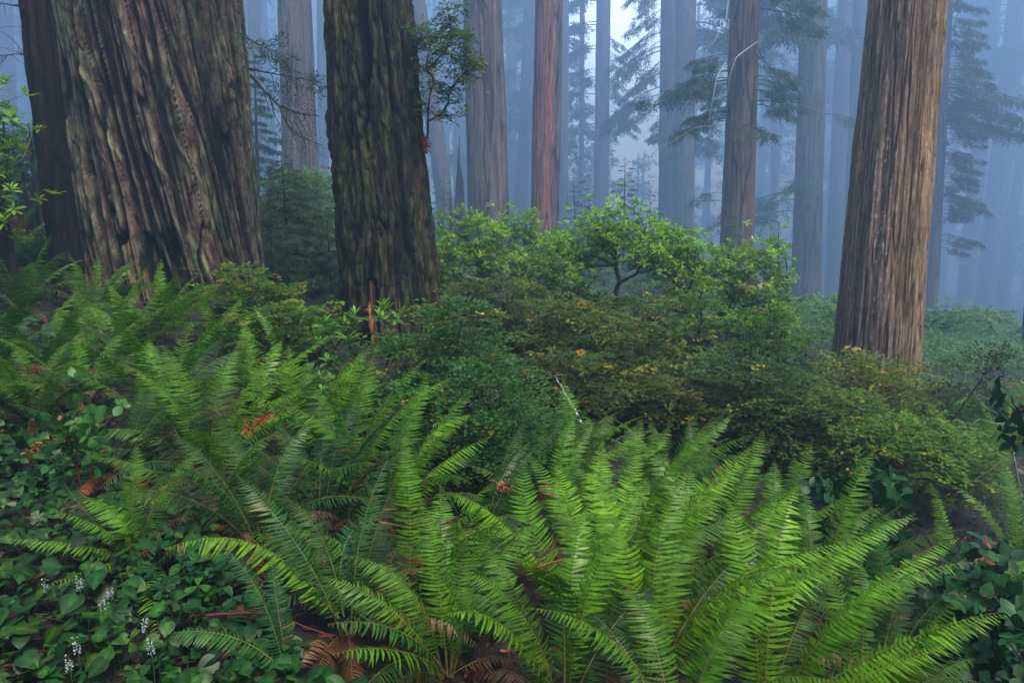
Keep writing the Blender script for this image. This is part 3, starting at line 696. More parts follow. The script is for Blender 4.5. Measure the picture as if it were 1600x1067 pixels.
FERN_N = [0]
def fern(px, d, n, L, tone, label, bias=(35, .35), dead=2, group='sword ferns on the slope', dx=0, el=(62, 84), seed=None, hero=(), wid=None, keep=None, lowers=True):
    """sword fern crown: px column, distance d; hero = list of (ctrl_px, tip_px, d_ctrl, d_tip, tone) fronds read off the photo"""
    FERN_N[0] += 1; rs = np.random.RandomState(1000 + FERN_N[0] * 7 if seed is None else seed)
    base = gpt(px, d); base[2] += .02
    root = empty('sword_fern', base, label, 'fern', group)
    near = d < 4.6
    npair = int(np.clip(46 * (4.6 / max(d, 4.6)) ** .55, 24, 46)); seg = 4 if near else 3 if d < 8 else 2
    a0 = rs.rand() * 6.28
    for i in range(n):
        az = a0 + i * 2.399963 + rs.normal() * .2
        if bias is not None and rs.rand() < bias[1]: az = RAD(bias[0]) + rs.normal() * .7
        if keep is not None:
            dd = (az - RAD(keep[0]) + math.pi) % (2 * math.pi) - math.pi
            if abs(dd) > RAD(keep[1]): az = RAD(keep[0]) + (rs.rand() * 2 - 1) * RAD(keep[1])
        toward = max(0, -math.sin(az))
        inner = i / max(1, n - 1)             # 0 outer and old, 1 inner and young
        e0 = RAD(el[0] + (el[1] - el[0]) * inner + rs.normal() * 4); e1 = RAD(-32 + 62 * inner + rs.normal() * 14)
        if not lowers: e1 = max(e1, RAD(12))
        l = L * (.78 + .3 * rs.rand()) * (1 - .25 * toward * (d < 4.2))
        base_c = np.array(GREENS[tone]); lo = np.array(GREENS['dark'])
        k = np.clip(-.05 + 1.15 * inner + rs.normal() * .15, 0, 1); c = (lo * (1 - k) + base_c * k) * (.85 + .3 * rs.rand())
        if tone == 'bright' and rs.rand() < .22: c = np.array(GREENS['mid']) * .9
        off = np.array([math.cos(az), math.sin(az), 0]) * .03
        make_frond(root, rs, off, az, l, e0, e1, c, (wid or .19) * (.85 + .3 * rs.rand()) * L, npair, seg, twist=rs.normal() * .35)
    for i in range(dead):
        az = rs.rand() * 6.28; c = np.array(GREENS['brown' if rs.rand() < .5 else 'rust']) * (.5 + .7 * rs.rand())
        o = make_frond(root, rs, (0, 0, .02), az, L * (.6 + .3 * rs.rand()), RAD(35 + 15 * rs.rand()), RAD(-50 - 20 * rs.rand()), c, .12, int(npair * .8), max(2, seg - 1), droop=.7, mat=M_dead)
        o['label'] = 'drooping brown dead frond'
    for h in hero:
        (c1, tip, dc, dt, tn) = h[:5]; wd = h[5] if len(h) > 5 else .2
        A = np.array([0, 0, .02]); K = at(c1[0], c1[1], dc) - base; E = at(tip[0], tip[1], dt) - base
        P1 = A + (K - A) * .62 + np.array([0, 0, .02]); P2 = K + (E - K) * .33 + (K - A) * .05
        b = MB(); Lh = np.linalg.norm(K) + np.linalg.norm(E - K)
        frond_mesh(b, rs, A, P1, P2, E, wd, np.array(GREENS[tn]) * (.9 + .2 * rs.rand()), max(28, int(Lh / .024)), .22 + .25 * rs.rand() if len(h) < 7 else h[6], seg=4 if near else 3, up=np.array([0, 0, 1.]) if len(h) < 8 else np.array(h[7]))
        b.build('frond', M_fernwet if tn in ('wet', 'deep') else M_fern, root)
    return root

# ---------------------------------------------------------------- shrubs
def shrub(name, label, px, topy, d, wpx, kind, seed, cat='shrub', group=None, pal=None, dens=1.0, ls=None, base_px=None, flat=.0, lean=0, hollow=.25, stemcol=(.06, .04, .028), shape='round', tipfrac=.25, tipcol=(.34, .14, .02), blossoms=(), ry=None, minz=.1, ntip=None, r_tip=.0035, stem_w=.42, fill=1.0):
    rs = np.random.RandomState(seed); d0 = d; d = fd(d)
    bpx = px if base_px is None else base_px
    base = gpt(bpx, d); top = at(px, topy, d); H = max(.4, top[2] - base[2]); ax = d * cp - (base[2] - CAMZ) * sp
    rx = wpx / 2 / FPX * ax; ry = ry or min(rx, 1.3) ; cx = gx(px, d) - base[0]
    cx = top[0] - base[0]
    root = empty(name, base, label, cat, group)
    # envelope
    n = ntip or int(70 * dens * (rx * ry * H) ** .6 / .6)
    n = int(np.clip(n, 40, 420))
    E = []
    while len(E) < n:
        u = rs.rand(3) * 2 - 1
        q = u[0] ** 2 + u[1] ** 2
        z = (u[2] + 1) / 2
        if shape == 'round':
            rr = math.sqrt(max(0, 1 - (max(0, z - .35) / .65) ** 2.2)) * (.55 + .45 * min(1, z / .35))
        elif shape == 'cone':
            rr = (1 - z) ** .8 * (.75 + .25 * math.sin(z * 19 + seed)) + .04
        elif shape == 'umbrella':
            z = .60 + .40 * z; rr = math.sqrt(max(0, 1 - ((z - .60) / .42) ** 2)) * 1.0
        elif shape == 'column':
            z = .25 + .75 * z; rr = .5 + .5 * math.sin(math.pi * min(1, z))
        if q > rr * rr: continue
        if shape != 'umbrella' and q < (rr * hollow) ** 2 and z < .8: continue
        zz = minz + (H - minz) * z
        lump = vnoise(np.array([[u[0] * 2.2 + seed, u[1] * 2.2, z * 2.8]]))[0]
        if lump < .42 and rs.rand() < .85: continue
        if kind == 'huck':
            nt_ = max(3, round((H - minz) / .27)); zz = minz + (H - minz) * (math.floor(z * nt_) + .75 + rs.normal() * .10) / nt_ - .12 * q * min(1, H)
        E.append((cx * (.3 + .7 * z) + u[0] * rx, u[1] * ry, zz * (.95 + .10 * lump)))
    if shape == 'cone':
        for k_ in np.linspace(.5, 1, 14): E.append((cx * (.3 + .7 * k_) + rs.normal() * .07 * rx, rs.normal() * .07 * rx, minz + (H - minz) * k_))
    E = np.array(E)
    nodes, par, w, tips = skeleton(rs, (0, 0, 0), E, seg=.22, up=.15)
    sb = MB(); stems(sb, nodes, par, w, r_tip, stemcol, rs, powr=stem_w)
    sb.build('stem', M_twig, root)
    fb = MB(); P = nodes[tips]; O = unit(P - nodes[par[tips]]); hor = P * [1, 1, 0] - np.array([cx * .6, 0, 0]); hor = unit(hor + rs.normal(size=P.shape) * .3)
    g1, g2 = [np.array(c) for c in (pal or ((.02, .065, .012), (.07, .15, .018)))]
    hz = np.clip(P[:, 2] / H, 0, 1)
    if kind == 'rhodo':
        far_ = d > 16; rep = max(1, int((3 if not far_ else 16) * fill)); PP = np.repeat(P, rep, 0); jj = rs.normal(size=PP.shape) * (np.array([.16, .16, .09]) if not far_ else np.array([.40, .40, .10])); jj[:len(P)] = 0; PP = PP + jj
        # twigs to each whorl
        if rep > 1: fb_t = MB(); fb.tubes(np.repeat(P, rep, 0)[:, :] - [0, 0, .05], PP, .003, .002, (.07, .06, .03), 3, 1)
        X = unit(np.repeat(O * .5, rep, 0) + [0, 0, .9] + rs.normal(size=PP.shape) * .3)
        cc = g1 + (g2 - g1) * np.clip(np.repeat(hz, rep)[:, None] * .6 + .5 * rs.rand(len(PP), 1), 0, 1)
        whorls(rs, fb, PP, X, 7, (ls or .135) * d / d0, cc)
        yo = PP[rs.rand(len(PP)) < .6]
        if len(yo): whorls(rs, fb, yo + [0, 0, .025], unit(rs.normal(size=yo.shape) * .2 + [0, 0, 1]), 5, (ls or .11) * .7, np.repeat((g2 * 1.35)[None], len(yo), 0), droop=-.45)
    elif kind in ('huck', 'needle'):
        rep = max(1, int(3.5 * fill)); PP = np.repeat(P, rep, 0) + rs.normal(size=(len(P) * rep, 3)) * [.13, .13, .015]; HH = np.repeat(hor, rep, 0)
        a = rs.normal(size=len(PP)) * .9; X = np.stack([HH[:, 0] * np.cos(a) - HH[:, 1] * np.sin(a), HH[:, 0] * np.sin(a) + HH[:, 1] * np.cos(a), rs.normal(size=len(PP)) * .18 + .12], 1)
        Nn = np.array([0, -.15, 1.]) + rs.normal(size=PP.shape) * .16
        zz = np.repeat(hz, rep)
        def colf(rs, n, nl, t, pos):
            k = np.clip(zz[:, None] * .8 + .4 * rs.rand(n, 1) + .12 * rs.rand(n, nl), 0, 1)[..., None]  # older leaves darker; lit tops and shade lower down also put into colour
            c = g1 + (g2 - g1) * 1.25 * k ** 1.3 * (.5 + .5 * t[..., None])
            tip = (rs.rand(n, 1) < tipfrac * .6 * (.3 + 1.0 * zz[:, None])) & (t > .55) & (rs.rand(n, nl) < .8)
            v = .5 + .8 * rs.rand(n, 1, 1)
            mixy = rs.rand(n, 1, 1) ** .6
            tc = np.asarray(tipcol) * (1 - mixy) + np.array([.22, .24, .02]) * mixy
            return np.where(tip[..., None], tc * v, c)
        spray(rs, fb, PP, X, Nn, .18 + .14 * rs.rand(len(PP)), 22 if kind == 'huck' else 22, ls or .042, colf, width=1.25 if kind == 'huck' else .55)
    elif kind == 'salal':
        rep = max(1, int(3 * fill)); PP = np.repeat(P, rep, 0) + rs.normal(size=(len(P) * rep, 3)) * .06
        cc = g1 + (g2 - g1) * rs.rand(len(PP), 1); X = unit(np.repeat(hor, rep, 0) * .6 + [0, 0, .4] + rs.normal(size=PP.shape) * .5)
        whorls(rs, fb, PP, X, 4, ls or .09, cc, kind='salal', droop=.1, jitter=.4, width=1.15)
        rd = PP[rs.rand(len(PP)) < .05]
        if len(rd): whorls(rs, fb, rd + [0, 0, .03], unit(rs.normal(size=rd.shape) * .3 + [0, 0, 1]), 3, (ls or .09) * .6, np.repeat(np.array([[.20, .045, .02]]), len(rd), 0), kind='salal')
    fb.build('foliage', [{'rhodo': M_leaf, 'huck': M_leaf, 'needle': M_needle, 'salal': M_gloss}[kind], M_twig], root)
    for (bx, by) in blossoms:
        p = at(bx, by, d - ry * .8) - base; bl = MB(); c = np.array([[.36, .12, .27]]) if rs.rand() < .8 else np.array([[.5, .02, .06]])
        n5 = 9; X = unit(rs.normal(size=(n5, 3)) + [0, 0, .5]); add_leaves(bl, 'oval', X, rdir(rs, n5), np.repeat(p[None], n5, 0) + X * .01, np.full(n5, .036 * max(1, d / 10)), np.repeat(c, n5, 0) * (.8 + .5 * rs.rand(n5, 1)), 1.3)
        bl.build('blossom', M_petal, root)
    return root

# ---------------------------------------------------------------- boughs for conifers
def bough_mesh(mb, rs, P0, d, L, droop, dens=1.0, ls=.09, col=((.016, .05, .018), (.045, .10, .03)), hang=.5, twig=(.05, .04, .03), bare=.15, w=1.0, r=None, nl=12):
    """branch from P0 in direction d, sagging, with side twigs and flat hanging sprays"""
    d = unit(np.array([d]))[0]; k = 10; t = np.linspace(0, 1, k); upv = np.array([0, 0, 1.]); sd = unit(np.cross([d], [upv]))[0]
    bnd = rs.normal() * .12
    P = np.array(P0) + d * (L * t)[:, None] + sd * (L * bnd * t ** 2)[:, None] - upv * (L * droop * t ** 1.8)[:, None] + upv * (L * .12 * np.clip(t - .7, 0, 1) ** 1.5)[:, None] * 2
    mb.polyline(P, (r or L * .011) * (1 - .85 * t), twig, 5, 0)
    ns = int(26 * dens * max(.5, L / 3)); tt = bare + (1 - bare) * rs.rand(ns) ** .85
    S = np.stack([np.interp(tt, t, P[:, j]) for j in range(3)], 1); sg = np.where(rs.rand(ns) < .5, 1, -1.)
    sl = L * .34 * (1 - .75 * (tt - bare)) * (.5 + .7 * rs.rand(ns)) * w
    sdir = unit(sd[None] * sg[:, None] + d[None] * (.5 + .5 * rs.rand(ns, 1)) - upv * (.15 + hang * rs.rand(ns, 1)) + rs.normal(size=(ns, 3)) * .12)
    E = S + sdir * sl[:, None] - upv * (sl * .25)[:, None]
    mb.tubes(S, E, .008 * L / 3, .003 * L / 3, twig, 3, 0)
    # sprays along side twigs
    q = 5; u = (np.arange(q) + .6) / q
    A = (S[:, None] + (E - S)[:, None] * u[None, :, None]).reshape(-1, 3); X = np.repeat(sdir, q, 0) + rs.normal(size=(ns * q, 3)) * .45 - upv * hang * .5
    Nn = upv + rs.normal(size=A.shape) * .35; g1, g2 = np.array(col[0]), np.array(col[1])
    def colf(rs, n, nleaf, tq, pos): return g1 + (g2 - g1) * (.75 * rs.rand(n, 1, 1) + .3 * tq[..., None] * rs.rand(n, nleaf, 1))
    spray(rs, mb, A, X, Nn, .10 * L * (.7 + .5 * rs.rand(len(A))), nl, ls, colf, m=1, width=.62)
BOUGH = {}
def add_bough(tr, z, az, L, droop=.25, variant=None, rs=None, scale=1.0, style='hem'):
    """hang a copy of a bough on a trunk at height z (above the base)"""
    root, cen, r0, H, hz = tr; key = (style, variant)
    if key not in BOUGH:
        b = MB(); r_ = np.random.RandomState(50 + variant)
        if style == 'hem': bough_mesh(b, r_, (0, 0, 0), (1, 0, .05), 3.0, .28, dens=1.1, ls=.10, hang=.7, nl=14, col=((.02, .06, .018), (.07, .13, .03)))
        elif style == 'droop': bough_mesh(b, r_, (0, 0, 0), (1, 0, -.15), 3.0, .45, dens=1.3, ls=.10, hang=1.1, w=.8, nl=12, col=((.02, .06, .018), (.07, .13, .03)))
        elif style == 'far': bough_mesh(b, r_, (0, 0, 0), (1, 0, .05), 3.0, .30, dens=.8, ls=.20, hang=.6, nl=10)
        elif style == 'bare': bough_mesh(b, r_, (0, 0, 0), (1, 0, .15), 3.0, .2, dens=.8, ls=.12, hang=.6, bare=.5, nl=4)
        o = b.build('bough', [M_twig, M_needle], root); BOUGH[key] = o
    else:
        o = BOUGH[key].copy(); C.objects.link(o); o.parent = root
    p = cen(z) - np.array(root.location); k = r0 * (1 - .3 * z / H) * .8
    o.location = (p[0] + math.cos(az) * k, p[1] + math.sin(az) * k, p[2]); s = L / 3.0 * scale
    o.scale = (s, s, s); o.rotation_euler = (0, 0, az)
    return o
def boughs(tr, py0, py1, n, L, side=None, seed=0, style='hem'):
    root, cen, r0, H, hz = tr; rs = np.random.RandomState(seed); d = root.location.y
    if d > 16: L = L * d / (16 + (d - 16) / 2.6)
    zt = at(800, py0, d)[2] - root.location.z; zb = at(800, py1, d)[2] - root.location.z
    for i in range(n):
        z = zb + (zt - zb) * (i + rs.rand()) / n
        az = rs.rand() * 6.28
        if side == 'r': az = rs.normal() * .6
        if side == 'l': az = math.pi + rs.normal() * .6
        add_bough(tr, z, az, L * (.6 + .6 * rs.rand()) * (1.25 - .4 * (z - zb) / max(.1, zt - zb)), variant=i % 4, rs=rs, style=style)

# ================================================================ the scene: conifers and boughs
boughs(TR['t6'], -60, 20, 7, 1.6, 'r', 3, 'hem'); boughs(TR['t6'], 85, 130, 7, 1.8, 'l', 4, 'hem'); boughs(TR['t6'], 130, 200, 9, 1.5, 'l', 5, 'hem'); boughs(TR['t6'], 75, 180, 5, 1.0, None, 26, 'hem')
boughs(TR['t6'], 100, 170, 9, 1.4, 'r', 6, 'hem'); boughs(TR['t6'], 290, 340, 3, 1.6, 'l', 7, 'bare')
boughs(TR['t7'], 140, 190, 4, 1.7, None, 8, 'hem'); boughs(TR['t7'], 270, 330, 4, 3.0, 'l', 9, 'hem'); boughs(TR['t7'], -60, 60, 6, 3.6, 'l', 10, 'far')
boughs(TR['t8b'], -80, 180, 22, 3.0, 'l', 11, 'droop'); boughs(TR['t8b'], 180, 240, 5, 2.5, None, 12, 'far'); boughs(TR['t8'], -60, 60, 8, 4.2, 'r', 13, 'far')
boughs(TR['t11'], -60, 330, 70, 1.5, 'r', 14, 'hem'); boughs(TR['t11'], 320, 400, 5, 1.5, 'r', 15, 'hem'); boughs(TR['t11'], 110, 200, 8, 2.8, 'r', 25, 'hem')
boughs(TR['t13'], 50, 190, 17, 2.3, 'r', 16, 'droop'); boughs(TR['t13'], -60, 200, 14, 3.6, 'l', 17, 'far')
boughs(TR['t17'], -60, 230, 30, 4.2, None, 18, 'far'); boughs(TR['t18'], 60, 240, 12, 2.2, None, 19, 'far')
boughs(TR['t20'], -60, 130, 26, 6.0, None, 20, 'far'); boughs(TR['t12'], -40, 90, 16, 6.5, None, 21, 'far'); boughs(TR['t12b'], 60, 150, 10, 6.0, 'l', 22, 'far')
boughs(TR['t19'], 100, 250, 14, 3.4, 'l', 23, 'far'); boughs(TR['t10'], 0, 60, 5, 3.5, 'l', 24, 'far')

def conifer(name, label, px, topy, d, wpx, seed, style='far', nb=40, col=(.05, .04, .03), group=None, start=.12):
    d = fd(d)
    base = gpt(px, d); top = at(px, topy, d); H = top[2] - base[2]; ax = d * cp - (base[2] - CAMZ) * sp; R = wpx / 2 / FPX * ax
    root = empty(name, base, label, 'tree', group); rs = np.random.RandomState(seed)
    def disp(T, Z, X): return 0 * T, np.repeat(np.array([col]), len(T), 0)
    trunk_mesh('trunk', M_twig, root, (0, 0, 0), (rs.normal() * .03 * H, 0, 0), H * .014 + .02, .006, 10, H * .9, 12, H, disp, flare=(.1, .3), nfar=3, sink=.3)
    tr = (root, (lambda z: np.array([base[0], base[1], base[2] + z])), .02, H, H)
    for i in range(nb):
        k = start + (1 - start) * (i + rs.rand()) / nb * .98; L = R * (1 - k) ** .75 * (.7 + .5 * rs.rand()) + R * .08
        o = add_bough(tr, H * k, i * 2.4 + rs.rand() * .6, L, variant=i % 4, style=style)
        o.rotation_euler = (0, -RAD(14) * (k ** 1.5), o.rotation_euler[2])
    return root
conifer('young_conifer', 'small misty conifer sapling standing in front of the bright fog gap, behind the umbrella-shaped rhododendron', 974, 243, 27, 76, 61, 'hem', 44)
conifer('young_conifer', 'low misty conifer sapling left of the foggy pair of trunks', 1012, 296, 30, 70, 62, 'hem', 34)
conifer('young_conifer', 'pale sapling in the fog between the red-striped trunk and the bright gap', 902, 262, 33, 70, 63, 'hem', 34)
conifer('young_conifer', 'misty sapling low between the broken snag and the grey-brown trunk', 692, 262, 31, 56, 64, 'hem', 34)
conifer('young_conifer', 'dark hemlock filling the shade between the huge redwood and the mossy trunk', 455, 245, 14, 190, 65, 'hem', 90, start=.04)
conifer('young_conifer', 'small dark hemlock low beside the right foot of the huge redwood', 425, 330, 12.6, 110, 66, 'hem', 60, start=.04)
conifer('young_conifer', 'misty hemlock hanging over the gap right of the huge redwood', 405, 60, 22, 120, 67, 'far', 60)
conifer('young_conifer', 'dim hemlock against the foot of the mossy trunk on its left', 520, 345, 13.4, 110, 68, 'hem', 60, start=.04)

# branches that come in from trunks: moss and lichen hung
def twig_tree(name, label, pts, r0, seed, col, nside=12, sidel=.4, cat='branch', group=None, mat=None, leafc=None, sag=.2, nl=8, ls=.05, slen=.16):
    """a branch drawn through world points with side twigs; pts are world coordinates"""
    rs = np.random.RandomState(seed); P = np.array(pts); o0 = P[0].copy(); k = len(P) * 8
    s = np.linspace(0, len(P) - 1, k); Q = np.stack([np.interp(s, np.arange(len(P)), P[:, j]) for j in range(3)], 1) - o0
    for _ in range(3): Q[1:-1] = (Q[:-2] + Q[1:-1] * 2 + Q[2:]) / 4
    Q += rs.normal(size=Q.shape) * r0 * .22; Q[0] = 0
    root = empty(name, o0, label, cat, group)
    b = MB(); t = np.linspace(0, 1, k); b.polyline(Q, r0 * (1 - .8 * t), col, 6)
    ends = []
    for i in range(nside):
        u = .15 + .83 * rs.rand(); j = int(u * (k - 1)); T = unit((Q[min(k - 1, j + 1)] - Q[j])[None])[0]
        dd = unit((T * .6 + rs.normal(size=3) * .75 - np.array([0, 0, sag]))[None])[0]; L = sidel * (1 - .5 * u) * (.5 + rs.rand()); m = 6; tt = np.linspace(0, 1, m)[:, None]
        S = Q[j] + dd * L * tt - np.array([0, 0, 1]) * sag * L * tt ** 2 + rs.normal(size=(m, 3)) * L * .03; S[0] = Q[j]
        b.polyline(S, r0 * .42 * (1 - u * .5) * (1 - .8 * tt[:, 0]), col, 4); ends.append((S, dd))
    b.build('stem', mat or M_twig, root)
    if leafc is not None:
        f = MB(); A = np.concatenate([e[0][1:] for e in ends]); X = np.concatenate([np.repeat(e[1][None], len(e[0]) - 1, 0) for e in ends]) + rs.normal(size=(len(A), 3)) * .5
        g1, g2 = np.array(leafc[0]), np.array(leafc[1])
        spray(rs, f, A, X, np.array([0, 0, 1.]) + rs.normal(size=A.shape) * .3, slen, nl, ls, lambda rs, n, q, tq, pos: g1 + (g2 - g1) * rs.rand(n, q, 1), width=.9)
        f.build('foliage', M_leaf, root)
    return root
MOSSC = ((.04, .055, .012), (.11, .13, .03))
LICH = (.42, .42, .34)
twig_tree('dead_branch', 'curved pale lichen-covered dead branch hanging in front of the reddish-brown trunk', [at(1183, 66, 36.2), at(1166, 78, 35.6), at(1150, 90, 35.3), at(1141, 115, 35.2), at(1137, 150, 35.2)], 0.039, 71, LICH, 6, 0.49, group='bare lichen branches on the reddish-brown trunk')
twig_tree('dead_branch', 'long drooping lichen-tufted branch left of the reddish-brown trunk, above its boughs', [at(1140, -20, 36.4), at(1135, 30, 35.8), at(1118, 62, 35.6), at(1098, 88, 35.5)], 0.031, 72, LICH, 8, 0.42, group='bare lichen branches on the reddish-brown trunk')
twig_tree('dead_branch', 'white lichen streamer hanging over the boughs left of the reddish-brown trunk', [at(1134, 98, 35.4), at(1120, 120, 35.2), at(1113, 158, 35.2), at(1107, 192, 35.3)], 0.042, 73, LICH, 8, 0.28, group='bare lichen branches on the reddish-brown trunk')
twig_tree('dead_branch', 'arching dead branch reaching right from the reddish-brown trunk to the knotted one', [at(1182, 66, 36.6), at(1190, 90, 36.4), at(1208, 112, 36.3), at(1232, 125, 36.3), at(1252, 146, 36.3)], 0.039, 74, (.12, .11, .09), 16, 0.84, group='bare lichen branches on the reddish-brown trunk')
twig_tree('dead_branch', 'bare pale twigs hanging below the boughs left of the reddish-brown trunk', [at(1128, 195, 36.2), at(1085, 200, 35.6), at(1050, 222, 35.4), at(1018, 240, 35.4)], 0.034, 75, (.25, .25, .2), 26, 0.98, group='bare lichen branches on the reddish-brown trunk')
twig_tree('branch', 'dark curved mossy branch reaching right from the huge redwood', [at(392, 118, 11.3), at(410, 140, 11.0), at(436, 165, 10.8), at(470, 178, 10.7), at(498, 182, 10.6)], .022, 76, (.035, .035, .018), 14, .5, leafc=MOSSC, nl=4, ls=.03, sag=.5)
twig_tree('branch', 'lower mossy hanging branch in front of the grey trunk right of the huge redwood', [at(436, 165, 10.8), at(446, 190, 10.7), at(462, 212, 10.7), at(500, 226, 10.7)], .014, 77, (.04, .04, .02), 14, .4, leafc=MOSSC, nl=4, ls=.03, sag=.5)
twig_tree('branch', 'leafy hemlock spray poking out right from the top of the huge redwood', [at(386, 60, 11.4), at(405, 70, 11.2), at(445, 90, 11.0)], .012, 78, (.05, .04, .03), 16, .35, leafc=((.03, .06, .02), (.07, .12, .03)), nl=14, ls=.035)
twig_tree('branch', 'flat hemlock spray crossing the grey trunk right of the huge redwood', [at(388, 108, 11.4), at(440, 118, 11.2), at(505, 130, 11.0)], .014, 79, (.05, .04, .03), 22, .4, leafc=((.03, .06, .02), (.08, .12, .03)), nl=14, ls=.035)
twig_tree('branch', 'bare twig crossing the sky at the top left corner', [at(38, 12, 9.4), at(15, 8, 9.2), at(-20, 2, 9.0)], .012, 80, (.03, .022, .018), 6, .25, group='bare twigs on the left trunks')
twig_tree('branch', 'bare twigs behind the left trunk under the top left corner', [at(60, 90, 10.2), at(30, 84, 10.6), at(-30, 92, 11)], .012, 81, (.03, .022, .018), 14, .6, group='bare twigs on the left trunks')
twig_tree('branch', 'bare twigs between the left trunk and the huge redwood, near the top', [at(96, 40, 14), at(84, 30, 14), at(74, 8, 14)], .02, 82, (.03, .022, .018), 18, .8, group='bare twigs on the left trunks')
twig_tree('branch', 'mossy twig arching across the green bushes at the left edge', [at(52, 205, 9.6), at(36, 250, 9.2), at(0, 272, 9), at(-30, 275, 9)], .014, 83, (.06, .06, .03), 10, .5, group='bare twigs on the left trunks')

# shrub growing out of the side of the mossy trunk
def stump_shrub():
    P0 = at(664, 226, 10.3); root = empty('shrub', P0, 'leafy huckleberry growing high out of the right side of the dark mossy trunk', 'shrub'); rs = np.random.RandomState(91)
    E = []
    for (px, py, r, n) in ((705, 15, 14, 7), (690, 50, 22, 16), (722, 58, 20, 14), (738, 100, 12, 10), (660, 55, 13, 9), (712, 85, 20, 10), (725, 118, 14, 6), (665, 100, 14, 6), (700, 148, 16, 8), (680, 130, 12, 5), (695, 182, 10, 4), (672, 172, 8, 3)):
        for _ in range(n):
            a = rs.normal(size=3) * r * .55; E.append(at(px + a[0], py + a[1], 10.3 + a[2] * .02) - P0)
    nodes, par, w, tips = skeleton(rs, (0, 0, 0), E, seg=.12, up=.05, jit=.06)
    b = MB(); stems(b, nodes, par, w, .0028, (.05, .03, .02), rs, powr=.38); b.build('stem', M_twig, root)
    f = MB(); PP = np.repeat(nodes[tips], 7, 0) + rs.normal(size=(len(tips) * 7, 3)) * .05
    X = rs.normal(size=PP.shape) * [1, 1, .25]
    g1, g2 = np.array((.03, .08, .012)), np.array((.11, .20, .025))
    def colf(rs, n, q, t, pos):
        c = g1 + (g2 - g1) * rs.rand(n, 1, 1) * (.6 + .4 * t[..., None]); tip = (rs.rand(n, 1) < .14) & (t > .6); return np.where(tip[..., None], np.array([.30, .2, .03]), c)
    spray(rs, f, PP, X, np.array([0, 0, 1.]) + rs.normal(size=PP.shape) * .25, .13, 16, .034, colf, width=1.2); f.build('foliage', M_leaf, root)
    r = MB(); n = 160; p = rs.normal(size=(n, 3)) * [.026, .025, .04]; r.polyline(np.array([(0, 0, .1), (0, 0, -.12)]), .035, (.1, .03, .015), 7); add_leaves(r, 'dia', rs.normal(size=(n, 3)) - [0, 0, .6], rdir(rs, n), p, np.full(n, .05), np.array([[.30, .05, .02]]) * (.4 + rs.rand(n, 1)), .6); r.build('root_tuft', M_dead, root)
stump_shrub()

# ================================================================ shrubs
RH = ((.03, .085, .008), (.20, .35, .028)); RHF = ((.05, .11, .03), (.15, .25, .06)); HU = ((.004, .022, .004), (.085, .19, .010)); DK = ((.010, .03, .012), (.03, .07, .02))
S = shrub
S('rhododendron', 'umbrella-shaped rhododendron with a forked bare trunk in the middle of the picture', 962, 320, 11.5, 200, 'rhodo', 101, base_px=958, shape='umbrella', pal=RH, ntip=150, r_tip=.0045, ry=.75, fill=.7, blossoms=((912, 319), (1000, 327)), stem_w=.42)
S('rhododendron', 'bright rhododendron just right of the umbrella-shaped one', 1046, 350, 13, 120, 'rhodo', 102, pal=RH, shape='umbrella', ntip=120, r_tip=.005, blossoms=((1043, 342),), stem_w=.45)
S('rhododendron', 'bright round rhododendron below the foot of the reddish-brown trunk', 1110, 372, 13.5, 150, 'rhodo', 103, pal=RH, ntip=170, r_tip=.004, hollow=.3)
S('rhododendron', 'bright rhododendron at the right end of the row, below the reddish-brown trunk', 1180, 378, 13, 130, 'rhodo', 104, pal=RH, ntip=150, r_tip=.004, hollow=.3)
S('rhododendron', 'slender open rhododendron standing alone against the fog by the knotted trunk', 1214, 344, 13.5, 50, 'rhodo', 105, pal=RH, ntip=22, r_tip=.005, shape='column', fill=.7)
S('rhododendron', 'pink-flowered rhododendron between the mossy trunk and the grey-brown trunk', 728, 330, 14, 130, 'rhodo', 106, pal=RH, ntip=170, blossoms=((759, 407), (772, 400)), hollow=.3)
S('rhododendron', 'rhododendron with one pink flower below the grey-brown trunk', 800, 322, 15.5, 110, 'rhodo', 107, pal=RH, ntip=150, blossoms=((789, 440),), hollow=.3)
S('rhododendron', 'rhododendron in front of the red-striped trunk', 862, 366, 13.5, 110, 'rhodo', 108, pal=RH, ntip=130, hollow=.3)
S('rhododendron', 'low rhododendron left of the forked trunk of the umbrella-shaped one', 905, 445, 12.4, 130, 'rhodo', 109, pal=((.025, .07, .014), (.09, .17, .025)), ntip=150)
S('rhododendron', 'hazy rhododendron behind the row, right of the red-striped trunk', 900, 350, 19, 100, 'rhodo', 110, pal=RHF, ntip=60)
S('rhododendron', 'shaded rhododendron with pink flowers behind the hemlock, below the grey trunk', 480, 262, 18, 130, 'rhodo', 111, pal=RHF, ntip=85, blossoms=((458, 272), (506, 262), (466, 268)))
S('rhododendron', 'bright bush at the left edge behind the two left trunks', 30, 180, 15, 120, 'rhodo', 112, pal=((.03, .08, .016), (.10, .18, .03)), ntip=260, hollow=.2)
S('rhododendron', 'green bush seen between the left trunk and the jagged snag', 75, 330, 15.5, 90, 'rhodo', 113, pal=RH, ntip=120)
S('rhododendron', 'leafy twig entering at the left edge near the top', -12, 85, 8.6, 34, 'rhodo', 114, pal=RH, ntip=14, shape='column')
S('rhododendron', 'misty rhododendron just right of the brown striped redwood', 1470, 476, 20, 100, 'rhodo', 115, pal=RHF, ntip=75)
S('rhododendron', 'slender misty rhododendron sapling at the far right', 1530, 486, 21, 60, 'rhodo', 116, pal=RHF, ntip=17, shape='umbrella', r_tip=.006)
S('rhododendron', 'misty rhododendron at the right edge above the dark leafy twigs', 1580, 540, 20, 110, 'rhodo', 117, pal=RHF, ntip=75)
S('rhododendron', 'broad misty bush low behind the dark branch at the right', 1500, 545, 18, 150, 'rhodo', 118, pal=RHF, ntip=100)
